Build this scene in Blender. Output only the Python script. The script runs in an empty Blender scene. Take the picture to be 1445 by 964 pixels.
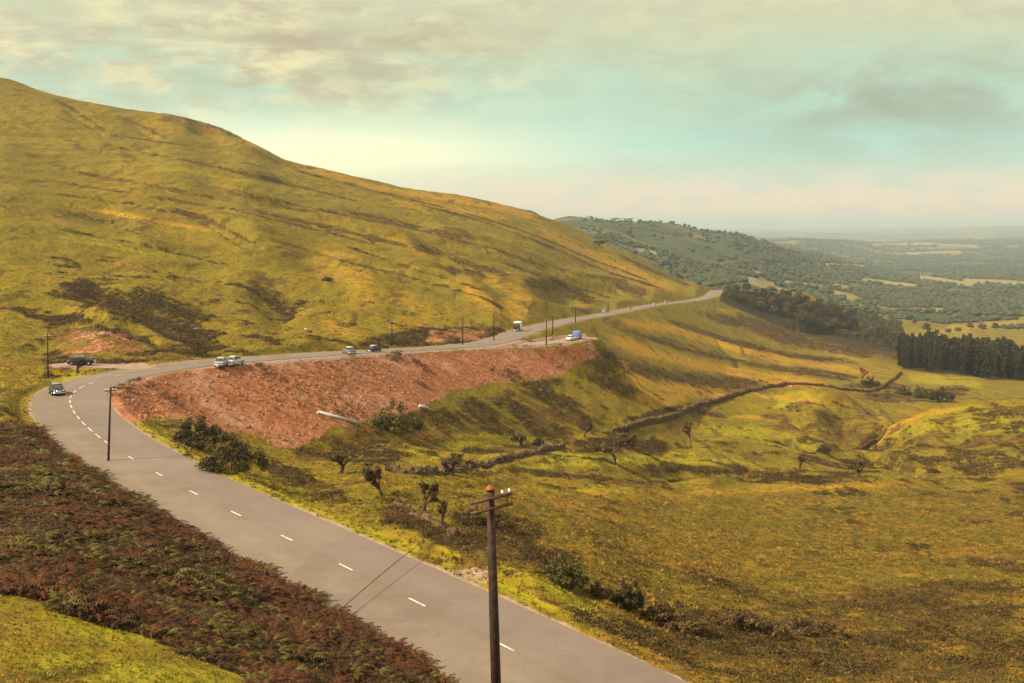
import bpy, math, random
import numpy as np
from mathutils import Vector, Matrix
random.seed(7); rng = np.random.default_rng(7)
C = bpy.context.scene
COL = C.collection

# ------------------------------------------------------------------ camera, world, sun, exposure
F = 1600.0; UC = 722.5; VH = 320.0          # focal length in photo pixels, optical column, horizon row
cam = bpy.data.cameras.new('camera'); camo = bpy.data.objects.new('camera', cam); COL.objects.link(camo)
cam.sensor_width = 36.0; cam.lens = 36.0 * F / 1445.0
cam.shift_y = -(482.0 - VH) / 1445.0
cam.clip_start = 0.5; cam.clip_end = 120000
camo.location = (0, 0, 0); camo.rotation_euler = (math.radians(90), 0, 0)
C.camera = camo
C.render.resolution_x = 1024; C.render.resolution_y = 683

SUN_AZ = math.radians(-110)      # measured from +Y (view direction) towards +X
SUN_EL = math.radians(41)
sd = Vector((math.sin(SUN_AZ) * math.cos(SUN_EL), math.cos(SUN_AZ) * math.cos(SUN_EL), math.sin(SUN_EL)))
sl = bpy.data.lights.new('sun', 'SUN'); sl.energy = 4.8; sl.angle = math.radians(5); sl.color = (1.0, 0.87, 0.66)
so = bpy.data.objects.new('sun', sl); COL.objects.link(so)
so.rotation_euler = (-sd).to_track_quat('-Z', 'Y').to_euler()

world = bpy.data.worlds.new('World'); C.world = world; world.use_nodes = True
wn = world.node_tree.nodes; wl = world.node_tree.links
for n in list(wn): wn.remove(n)

class NB:
    """small node builder"""
    def __init__(s, tree): s.t = tree; s.n = tree.nodes; s.l = tree.links
    def node(s, typ, **kw):
        n = s.n.new(typ)
        for k, v in kw.items(): setattr(n, k, v)
        return n
    def put(s, sock, v):
        if isinstance(v, bpy.types.NodeSocket): s.l.new(v, sock)
        else:
            if isinstance(v, (tuple, list)) and len(v) == 3 and sock.type == 'RGBA': v = (*v, 1)
            sock.default_value = v
    def math(s, op, a, b=0.0, c=None, clamp=False):
        n = s.node('ShaderNodeMath', operation=op); n.use_clamp = clamp
        s.put(n.inputs[0], a); s.put(n.inputs[1], b)
        if c is not None: s.put(n.inputs[2], c)
        return n.outputs[0]
    def mix(s, f, a, b, blend='MIX'):
        n = s.node('ShaderNodeMix', data_type='RGBA', blend_type=blend)
        s.put(n.inputs[0], f); s.put(n.inputs[6], a); s.put(n.inputs[7], b)
        return n.outputs[2]
    def noise(s, vec, scale, detail=4, rough=0.55, dist=0.0):
        n = s.node('ShaderNodeTexNoise'); s.put(n.inputs['Vector'], vec)
        n.inputs['Scale'].default_value = scale; n.inputs['Detail'].default_value = detail
        n.inputs['Roughness'].default_value = rough; n.inputs['Distortion'].default_value = dist
        return n.outputs['Fac']
    def rng(s, v, a, b, c=0.0, d=1.0, smooth=True):
        n = s.node('ShaderNodeMapRange'); n.interpolation_type = 'SMOOTHSTEP' if smooth else 'LINEAR'
        s.put(n.inputs[0], v)
        for i, x in enumerate((a, b, c, d)): s.put(n.inputs[i + 1], x)
        return n.outputs[0]
    def scale(s, vec, sc, rot=(0, 0, 0), loc=(0, 0, 0)):
        n = s.node('ShaderNodeMapping'); s.put(n.inputs['Vector'], vec)
        n.inputs['Scale'].default_value = sc; n.inputs['Rotation'].default_value = rot; n.inputs['Location'].default_value = loc
        return n.outputs[0]
    def ramp(s, v, stops):
        n = s.node('ShaderNodeValToRGB'); s.put(n.inputs[0], v); r = n.color_ramp
        while len(r.elements) < len(stops): r.elements.new(0.5)
        for e, (p, c) in zip(r.elements, stops): e.position = p; e.color = (*c, 1)
        return n.outputs[0]

W = NB(world.node_tree)
tc = W.node('ShaderNodeTexCoord').outputs['Generated']
sep = W.node('ShaderNodeSeparateXYZ'); W.put(sep.inputs[0], tc)
X, Y, Z = sep.outputs
hor = W.math('POWER', W.math('ADD', W.math('MULTIPLY', X, X), W.math('MULTIPLY', Y, Y)), 0.5)
el = W.math('DIVIDE', Z, W.math('MAXIMUM', hor, 0.05))
az = W.math('ARCTAN2', X, Y)
comb = W.node('ShaderNodeCombineXYZ'); W.put(comb.inputs[0], az); W.put(comb.inputs[1], W.math('MULTIPLY', el, 2.6)); 
cv = comb.outputs[0]
grad = W.ramp(W.math('MULTIPLY', W.math('ADD', el, 0.02), 3.0), [
    (0.0, (0.58, 0.48, 0.39)), (0.10, (0.64, 0.50, 0.39)), (0.17, (0.50, 0.53, 0.41)), (0.27, (0.33, 0.53, 0.43)),
    (0.42, (0.34, 0.51, 0.37)), (0.58, (0.44, 0.46, 0.28)), (0.70, (0.46, 0.45, 0.29)), (1.0, (0.60, 0.58, 0.50))])
def bump_at(a0, wa, e0, we):
    da = W.math('DIVIDE', W.math('SUBTRACT', az, a0), wa); de = W.math('DIVIDE', W.math('SUBTRACT', el, e0), we)
    q = W.math('ADD', W.math('MULTIPLY', da, da), W.math('MULTIPLY', de, de))
    return W.math('EXPONENT', W.math('MULTIPLY', q, -1.0), 0)
n1 = W.noise(cv, 9.0, 6, 0.62, 0.3); n2 = W.noise(W.scale(cv, (1, 1, 1), loc=(3.1, 1.7, 0)), 22.0, 6, 0.6, 0.2)
n3 = W.noise(W.scale(cv, (1, 2.2, 1), loc=(7.3, 4.1, 0)), 5.0, 6, 0.6, 0.4)
warm = W.mix(W.rng(n2, 0.38, 0.62), (0.648, 0.577, 0.309), (0.415, 0.347, 0.208))
leftw = W.rng(az, 0.10, -0.22)
c = W.mix(W.math('MULTIPLY', W.rng(el, 0.06, 0.13), W.math('MULTIPLY', W.rng(n1, 0.34, 0.60), W.math('ADD', 0.25, W.math('MULTIPLY', leftw, 0.75)))), grad, warm)
c = W.mix(W.math('MULTIPLY', bump_at(-0.17, 0.20, 0.062, 0.030), 0.95), c, (0.855, 0.800, 0.475))       # bright break in the cloud over the hill
c = W.mix(W.math('MULTIPLY', W.math('MULTIPLY', bump_at(0.33, 0.14, 0.105, 0.045), W.rng(n1, 0.28, 0.62)), 0.95), c, (0.259, 0.288, 0.197))   # grey bank, right
c = W.mix(W.math('MULTIPLY', W.math('MULTIPLY', bump_at(-0.18, 0.30, 0.150, 0.030), W.rng(n3, 0.40, 0.62)), 0.8), c, (0.350, 0.295, 0.178))
c = W.mix(W.math('MULTIPLY', W.math('MULTIPLY', bump_at(0.15, 0.25, 0.055, 0.02), W.rng(n3, 0.45, 0.65)), 0.6), c, (0.324, 0.432, 0.333))
c = W.mix(W.math('MULTIPLY', W.math('MULTIPLY', W.rng(el, 0.060, 0.012), W.rng(n2, 0.36, 0.54)), 0.9), c, (0.713, 0.550, 0.368))
sky = W.node('ShaderNodeTexSky', sky_type='NISHITA'); sky.sun_disc = False
sky.sun_elevation = SUN_EL; sky.sun_rotation = SUN_AZ; sky.air_density = 1.0; sky.dust_density = 2.0
WSTR = 0.10
cl = W.mix(1.0, c, (1.0 / WSTR,) * 3, 'MULTIPLY')
cl.node.clamp_result = False
fin = W.mix(0.90, sky.outputs[0], cl)
bg = W.node('ShaderNodeBackground'); W.put(bg.inputs[0], fin); bg.inputs[1].default_value = WSTR
W.l.new(bg.outputs[0], W.node('ShaderNodeOutputWorld').inputs[0])

C.view_settings.view_transform = 'Standard'; C.view_settings.look = 'None'
C.view_settings.exposure = 0.62; C.view_settings.gamma = 1.0
C.render.engine = 'CYCLES'
C.cycles.max_bounces = 5; C.cycles.diffuse_bounces = 2; C.cycles.volume_bounces = 0; C.cycles.transparent_max_bounces = 6

# ------------------------------------------------------------------ numeric helpers
def hash2(ix, iy, seed):
    h = (ix.astype(np.int64) * 374761393 + iy.astype(np.int64) * 668265263 + seed * 1442695041) & 0x7fffffff
    h = (h ^ (h >> 13)) * 1274126177 & 0x7fffffff
    h = h ^ (h >> 16)
    return (h & 0xffff) / 65535.0
def vnoise(x, y, seed=0):
    ix = np.floor(x); iy = np.floor(y); fx = x - ix; fy = y - iy
    fx = fx * fx * fx * (fx * (fx * 6 - 15) + 10); fy = fy * fy * fy * (fy * (fy * 6 - 15) + 10)
    ix = ix.astype(np.int64); iy = iy.astype(np.int64)
    a = hash2(ix, iy, seed); b = hash2(ix + 1, iy, seed); c_ = hash2(ix, iy + 1, seed); d = hash2(ix + 1, iy + 1, seed)
    return (a * (1 - fx) + b * fx) * (1 - fy) + (c_ * (1 - fx) + d * fx) * fy - 0.5
def fbm(x, y, seed=0, o=4):
    s = 0; a = 1.0; t = 0
    for k in range(o):
        s = s + a * vnoise(x, y, seed + k * 17); t += a; x = x * 2.03 + 11.3; y = y * 2.03 + 5.7; a *= 0.5
    return s / t * 2
def sstep(a, b, x):
    t = np.clip((x - a) / (b - a), 0, 1); return t * t * (3 - 2 * t)
def pchip(xk, yk, x):
    xk = np.asarray(xk, float); yk = np.asarray(yk, float)
    h = np.diff(xk); d = np.diff(yk) / h; m = np.zeros_like(yk)
    for i in range(1, len(xk) - 1):
        if d[i - 1] * d[i] > 0:
            w1 = 2 * h[i] + h[i - 1]; w2 = h[i] + 2 * h[i - 1]
            m[i] = (w1 + w2) / (w1 / d[i - 1] + w2 / d[i])
    m[0] = d[0]; m[-1] = d[-1]
    x = np.clip(x, xk[0], xk[-1]); i = np.clip(np.searchsorted(xk, x) - 1, 0, len(xk) - 2)
    t = (x - xk[i]) / h[i]
    return ((2*t**3 - 3*t**2 + 1) * yk[i] + (t**3 - 2*t**2 + t) * h[i] * m[i] + (-2*t**3 + 3*t**2) * yk[i+1] + (t**3 - t**2) * h[i] * m[i+1])

# ------------------------------------------------------------------ terrain profiles: per bearing, (distance, row) of the ground
NEAR_L = [(3, 1330), (10, 1130), (20, 1015)]
NEAR_R = [(3, 1350), (10, 1250), (20, 1150), (30, 1100), (40, 1060)]
FAR = [(1500, 300), (3000, 325), (8000, 330), (30000, 323)]
PROF = {
 -500: NEAR_L + [(30, 950), (45, 815), (60, 725), (80, 655), (103, 612), (115, 600), (153, 545), (180, 515), (250, 430), (350, 310), (500, 170), (660, 40), (740, 45), (1000, 120)] + FAR,
 0: NEAR_L + [(30, 955), (36, 900), (45, 828), (60, 742), (80, 672), (103, 622), (115, 602), (130, 575), (153, 545), (165, 533), (180, 517), (205, 490), (225, 462), (250, 430), (270, 408), (300, 375), (350, 328), (420, 270), (500, 220), (600, 155), (660, 112), (740, 118), (1000, 190)] + FAR,
 64: NEAR_L + [(30, 965), (36, 910), (45, 838), (60, 750), (80, 680), (103, 628), (115, 606), (130, 585), (153, 548), (165, 535), (180, 523), (205, 500), (225, 470), (250, 440), (270, 415), (300, 385), (350, 340), (420, 285), (500, 237), (600, 172), (660, 130), (740, 137), (1000, 200)] + FAR,
 150: NEAR_L + [(30, 985), (36, 935), (45, 862), (60, 780), (80, 700), (93, 660), (98, 655), (110, 640), (133, 584), (158, 542), (174, 525), (184, 514), (195, 500), (215, 464), (235, 445), (260, 425), (300, 398), (350, 355), (430, 300), (520, 240), (620, 180), (680, 148), (760, 156), (1000, 210)] + FAR,
 200: NEAR_L + [(30, 990), (36, 942), (45, 876), (60, 795), (80, 720), (90, 682), (98, 672), (120, 614), (135, 598), (150, 578), (163, 548), (178, 517), (190, 506), (210, 485), (235, 460), (265, 435), (310, 395), (360, 350), (440, 295), (530, 238), (630, 187), (690, 158), (770, 166), (1000, 212)] + FAR,
 250: NEAR_L + [(30, 1000), (36, 955), (45, 893), (60, 818), (75, 757), (86, 716), (95, 690), (108, 646), (118, 632), (135, 612), (150, 594), (160, 575), (175, 530), (187, 508), (205, 495), (225, 480), (255, 455), (300, 415), (350, 370), (430, 310), (520, 250), (620, 194), (690, 165), (770, 172), (1000, 220)] + FAR,
 300: NEAR_L + [(30, 1010), (36, 970), (45, 912), (60, 838), (72, 785), (82, 740), (90, 712), (101, 668), (112, 655), (125, 640), (145, 615), (160, 602), (172, 575), (190, 515), (200, 503), (220, 487), (245, 468), (280, 440), (330, 400), (400, 340), (480, 288), (580, 232), (660, 195), (700, 178), (770, 186), (1000, 228)] + FAR,
 350: NEAR_L + [(30, 1020), (36, 985), (45, 935), (60, 858), (70, 805), (78, 768), (84, 740), (95, 692), (105, 680), (120, 661), (145, 637), (165, 622), (178, 600), (197, 505), (215, 490), (240, 471), (270, 447), (300, 423), (350, 382), (420, 330), (500, 283), (600, 232), (690, 198), (760, 205), (1000, 240)] + FAR,
 400: NEAR_L + [(30, 1030), (36, 1000), (45, 953), (58, 885), (66, 840), (73, 802), (90, 711), (100, 698), (115, 678), (145, 648), (170, 628), (190, 600), (209, 500), (220, 490), (245, 473), (280, 448), (320, 420), (370, 383), (440, 332), (520, 290), (620, 248), (700, 223), (780, 232), (1050, 260)] + FAR,
 450: NEAR_L + [(30, 1050), (36, 1025), (45, 980), (55, 912), (62, 872), (68, 839), (84, 739), (92, 716), (105, 697), (130, 668), (155, 648), (175, 634), (190, 618), (203, 590), (218, 498), (250, 475), (280, 454), (320, 428), (370, 398), (430, 356), (520, 303), (620, 263), (720, 236), (800, 244), (1100, 272)] + FAR,
 550: [(3, 1340), (10, 1190), (20, 1110), (30, 1080), (36, 1060), (45, 1015), (52, 970), (58, 927), (77, 777), (82, 748), (92, 718), (105, 694), (125, 672), (150, 652), (180, 627), (210, 602), (228, 585), (255, 489), (275, 474), (300, 455), (340, 430), (400, 393), (470, 350), (550, 314), (650, 281), (760, 259), (850, 267), (1200, 290)] + FAR,
 650: [(3, 1350), (10, 1220), (20, 1130), (30, 1100), (36, 1080), (45, 1035), (50, 1015), (56, 947), (71, 818), (76, 777), (82, 758), (95, 730), (110, 707), (130, 685), (160, 661), (200, 632), (240, 595), (262, 568), (278, 486), (300, 470), (330, 450), (380, 423), (450, 388), (530, 352), (630, 318), (730, 294), (830, 275), (930, 284), (1300, 302)] + FAR,
 750: NEAR_R + [(46, 1050), (50, 1024), (65, 862), (72, 802), (80, 781), (90, 763), (105, 741), (130, 707), (165, 670), (210, 634), (250, 604), (280, 570), (295, 540), (308, 487), (335, 466), (350, 460), (380, 449), (430, 428), (500, 402), (600, 367), (700, 336), (800, 315), (900, 300), (1000, 307), (1400, 316)] + FAR,
 800: NEAR_R + [(46, 1052), (50, 1024), (62, 885), (70, 836), (80, 799), (92, 774), (106, 751), (130, 714), (165, 675), (205, 643), (245, 613), (280, 580), (300, 555), (320, 495), (360, 475), (400, 453), (450, 438), (520, 418), (600, 397), (700, 365), (800, 341), (900, 323), (960, 317), (1080, 330), (1300, 345), (1700, 335), (2100, 315), (2500, 306), (3000, 315), (6000, 330), (12000, 328), (30000, 322)],
 850: NEAR_R + [(46, 1052), (50, 1024), (60, 905), (68, 862), (78, 823), (92, 786), (108, 760), (130, 722), (165, 681), (200, 650), (235, 625), (270, 600), (310, 567), (350, 535), (380, 512), (420, 490), (455, 465), (480, 449), (510, 441), (560, 427), (640, 407), (740, 382), (850, 357), (980, 340), (1100, 354), (1300, 365), (1700, 343), (2100, 318), (2500, 309), (3000, 318), (6000, 330), (12000, 328), (30000, 322)],
 900: NEAR_R + [(50, 1018), (60, 930), (68, 886), (80, 839), (95, 802), (120, 757), (150, 714), (180, 681), (200, 668), (225, 650), (260, 622), (300, 592), (350, 560), (400, 532), (450, 508), (500, 482), (550, 447), (575, 434), (620, 426), (700, 410), (800, 389), (900, 370), (985, 361), (1080, 375), (1300, 392), (1600, 370), (2000, 338), (2500, 313), (3000, 322), (6000, 331), (12000, 328), (30000, 322)],
 950: NEAR_R + [(50, 1010), (60, 950), (68, 908), (85, 845), (100, 808), (120, 770), (150, 728), (180, 698), (200, 685), (218, 679), (235, 662), (260, 641), (300, 611), (340, 582), (380, 560), (430, 537), (500, 511), (570, 486), (640, 450), (675, 428), (720, 420), (800, 410), (900, 396), (970, 390), (1050, 402), (1200, 414), (1500, 395), (1900, 358), (2300, 328), (2600, 316), (3100, 325), (6000, 333), (12000, 329), (30000, 322)],
 1000: NEAR_R + [(50, 1012), (60, 960), (68, 920), (85, 855), (100, 818), (120, 780), (150, 736), (180, 704), (205, 683), (222, 680), (240, 664), (270, 638), (300, 616), (340, 590), (380, 567), (430, 543), (500, 517), (580, 490), (680, 455), (770, 430), (800, 419), (850, 411), (900, 406), (960, 409), (1100, 420), (1300, 408), (1700, 392), (2100, 355), (2600, 327), (3100, 332), (6000, 334), (12000, 329), (30000, 322)],
 1050: NEAR_R + [(50, 1015), (60, 965), (68, 930), (80, 885), (100, 830), (120, 790), (150, 745), (180, 710), (205, 688), (225, 682), (245, 667), (270, 648), (300, 625), (340, 599), (380, 577), (415, 556), (440, 550), (500, 528), (580, 500), (680, 475), (780, 453), (880, 440), (1000, 430), (1150, 418), (1300, 408), (1600, 392), (2000, 370), (2400, 347), (2700, 331), (3200, 342), (5000, 350), (8000, 340), (14000, 329), (20000, 326), (30000, 322)],
 1100: NEAR_R + [(50, 1015), (60, 968), (68, 935), (80, 893), (100, 836), (120, 795), (150, 748), (180, 713), (205, 690), (225, 682), (245, 668), (270, 652), (300, 634), (330, 615), (360, 583), (390, 560), (415, 549), (440, 548), (500, 537), (580, 514), (680, 490), (800, 470), (950, 455), (1150, 438), (1400, 422), (1700, 408), (2100, 388), (2500, 367), (2850, 350), (3400, 352), (5000, 352), (6500, 338), (8000, 341), (14000, 330), (20000, 326), (30000, 322)],
 1150: NEAR_R + [(50, 1015), (60, 970), (68, 940), (80, 900), (100, 842), (120, 800), (150, 752), (180, 716), (205, 692), (225, 682), (245, 668), (270, 658), (300, 648), (320, 636), (340, 612), (365, 578), (392, 550), (425, 555), (470, 545), (540, 531), (620, 514), (700, 500), (800, 486), (950, 468), (1200, 448), (1600, 426), (2100, 402), (2600, 383), (3000, 364), (3500, 361), (5000, 356), (6500, 338), (8000, 342), (14000, 331), (20000, 327), (30000, 322)],
 1200: NEAR_R + [(50, 1015), (60, 970), (68, 943), (80, 903), (100, 845), (120, 803), (150, 754), (180, 718), (205, 692), (227, 681), (245, 668), (270, 665), (300, 656), (325, 640), (345, 612), (365, 590), (390, 572), (420, 575), (460, 560), (540, 538), (620, 520), (700, 505), (800, 490), (950, 473), (1200, 455), (1600, 432), (2100, 407), (2700, 388), (3300, 374), (4000, 372), (5500, 360), (7000, 341), (8000, 344), (14000, 332), (20000, 327), (30000, 322)],
 1250: NEAR_R + [(50, 1015), (60, 970), (68, 945), (80, 905), (100, 848), (120, 805), (150, 756), (180, 719), (205, 693), (230, 681), (250, 667), (275, 668), (300, 658), (320, 640), (342, 606), (360, 592), (390, 600), (430, 586), (480, 561), (540, 540), (600, 526), (700, 508), (800, 495), (1000, 475), (1300, 455), (1800, 430), (2500, 405), (3500, 385), (5000, 368), (8000, 347), (14000, 332), (20000, 326), (30000, 321)],
 1300: NEAR_R + [(50, 1015), (60, 970), (68, 947), (80, 905), (100, 848), (120, 805), (150, 756), (180, 719), (205, 695), (228, 690), (250, 676), (275, 658), (300, 630), (325, 598), (345, 581), (375, 588), (410, 590), (450, 573), (500, 557), (560, 541), (620, 528), (700, 515), (800, 500), (1000, 478), (1300, 457), (1800, 432), (2500, 407), (3500, 386), (5000, 368), (8000, 346), (14000, 331), (20000, 325), (30000, 320)],
 1350: NEAR_R + [(50, 1015), (60, 970), (68, 950), (80, 905), (100, 848), (120, 805), (150, 756), (180, 719), (205, 697), (230, 694), (250, 682), (280, 650), (310, 608), (338, 571), (370, 577), (400, 588), (440, 574), (500, 556), (560, 543), (620, 531), (700, 520), (800, 505), (1000, 480), (1300, 458), (1800, 433), (2500, 408), (3500, 386), (5000, 368), (8000, 345), (14000, 329), (20000, 321), (30000, 321)],
 1445: NEAR_R + [(50, 1015), (60, 970), (68, 950), (80, 905), (100, 848), (120, 805), (150, 756), (180, 719), (205, 699), (230, 690), (250, 675), (280, 640), (310, 595), (335, 562), (370, 568), (400, 580), (440, 574), (500, 560), (560, 548), (620, 538), (700, 525), (800, 508), (1000, 482), (1300, 459), (1800, 434), (2500, 409), (3500, 387), (5000, 368), (8000, 344), (14000, 327), (20000, 319), (30000, 321)],
 1950: NEAR_R + [(50, 1010), (68, 945), (100, 845), (150, 752), (205, 695), (250, 670), (310, 610), (370, 575), (440, 574), (560, 548), (800, 508), (1300, 459), (2500, 409), (5000, 366), (14000, 325), (20000, 316), (30000, 321)],
}
uk = sorted(PROF)
lnrows = np.concatenate([np.linspace(math.log(3), math.log(50), 90, endpoint=False),
                         np.linspace(math.log(50), math.log(1000), 800, endpoint=False),
                         np.linspace(math.log(1000), math.log(30000), 260)])
DR = np.exp(lnrows); NR = len(DR)
UG = np.concatenate([np.linspace(-500, -20, 40, endpoint=False), np.linspace(-20, 1465, 860), np.linspace(1480, 1950, 36)])
NU = len(UG)
prof = np.stack([pchip([math.log(d) for d, _ in PROF[u]], [v for _, v in PROF[u]], lnrows) for u in uk])   # (nk, NR)
def cub(xk, yk, x):      # Catmull-Rom across bearings, vectorised over rows
    xk = np.asarray(xk, float); n = len(xk); m = np.zeros_like(yk)
    m[1:-1] = (yk[2:] - yk[:-2]) / (xk[2:] - xk[:-2])[:, None]; m[0] = (yk[1]-yk[0])/(xk[1]-xk[0]); m[-1] = (yk[-1]-yk[-2])/(xk[-1]-xk[-2])
    i = np.clip(np.searchsorted(xk, x) - 1, 0, n - 2); h = (xk[i+1] - xk[i]); t = ((x - xk[i]) / h)[:, None]; h = h[:, None]
    return (2*t**3-3*t**2+1)*yk[i] + (t**3-2*t**2+t)*h*m[i] + (-2*t**3+3*t**2)*yk[i+1] + (t**3-t**2)*h*m[i+1]
V0 = cub(uk, prof, UG)                                   # (NU, NR)
# light smoothing along the distance axis
for _ in range(3):
    V0[:, 1:-1] = 0.25 * V0[:, :-2] + 0.5 * V0[:, 1:-1] + 0.25 * V0[:, 2:]
XG = (UG[:, None] - UC) / F * DR[None, :]; YG = np.repeat(DR[None, :], NU, 0)
ZG = -(V0 - VH) / F * YG

def seg_dist(px, py, pts):
    """distance to polyline, plus parameter (index+fraction)"""
    best = np.full(px.shape, 1e9); par = np.zeros(px.shape); side = np.zeros(px.shape)
    for i in range(len(pts) - 1):
        ax, ay = pts[i][:2]; bx, by = pts[i+1][:2]; dx, dy = bx-ax, by-ay; L = dx*dx+dy*dy + 1e-9
        t = np.clip(((px-ax)*dx + (py-ay)*dy) / L, 0, 1)
        d = np.hypot(px-ax-t*dx, py-ay-t*dy); m = d < best
        best = np.where(m, d, best); par = np.where(m, i+t, par); side = np.where(m, (px-ax)*dy - (py-ay)*dx, side)
    return best, par, side
def visible(V): 
    mn = np.minimum.accumulate(V, axis=1); return V <= mn + 1.0
VIS = visible(V0)
def stroke(V, pts, w, taper=0.2):
    """soft brush along a line of the hillside given as seen from the road photograph"""
    us = [p[0] for p in pts]; vs = [p[1] for p in pts]
    out = np.zeros(V.shape); ui = np.where((UG > min(us)-4*w) & (UG < max(us)+4*w))[0]
    if len(ui) == 0: return out
    sl_ = slice(ui[0], ui[-1]+1); Vs = V[sl_]; m = VIS[sl_] & (Vs > min(vs)-4*w) & (Vs < max(vs)+4*w)
    Us = np.repeat(UG[sl_, None], NR, 1)
    d, par, _ = seg_dist(Us[m], Vs[m], pts)
    e = np.exp(-(d/w)**2)
    if taper:
        L = sum(math.hypot(pts[i+1][0]-pts[i][0], pts[i+1][1]-pts[i][1]) for i in range(len(pts)-1)); n = len(pts)-1
        q = np.minimum(par, n-par)/n; e = e*sstep(0, taper, q)
    o = np.zeros(Vs.shape); o[m] = e; out[sl_] = o
    return out
def poly(V, pts, soft=4.0):
    us = [p[0] for p in pts]; vs = [p[1] for p in pts]; out = np.zeros(V.shape)
    ui = np.where((UG > min(us)-3*soft) & (UG < max(us)+3*soft))[0]
    if len(ui) == 0: return out
    sl_ = slice(ui[0], ui[-1]+1); Vs = V[sl_]; m = VIS[sl_] & (Vs > min(vs)-3*soft) & (Vs < max(vs)+3*soft)
    Us = np.repeat(UG[sl_, None], NR, 1); x = Us[m]; y = Vs[m]
    ins = np.zeros(x.shape, bool); n = len(pts)
    for i in range(n):
        x1, y1 = pts[i]; x2, y2 = pts[(i+1) % n]
        if y1 == y2: continue
        cnd = ((y1 > y) != (y2 > y)) & (x < (x2-x1)*(y-y1)/(y2-y1)+x1); ins ^= cnd
    d = seg_dist(x, y, list(pts)+[pts[0]])[0]; sd_ = np.where(ins, d, -d)
    o = np.zeros(Vs.shape); o[m] = sstep(-soft, soft, sd_); out[sl_] = o
    return out

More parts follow.
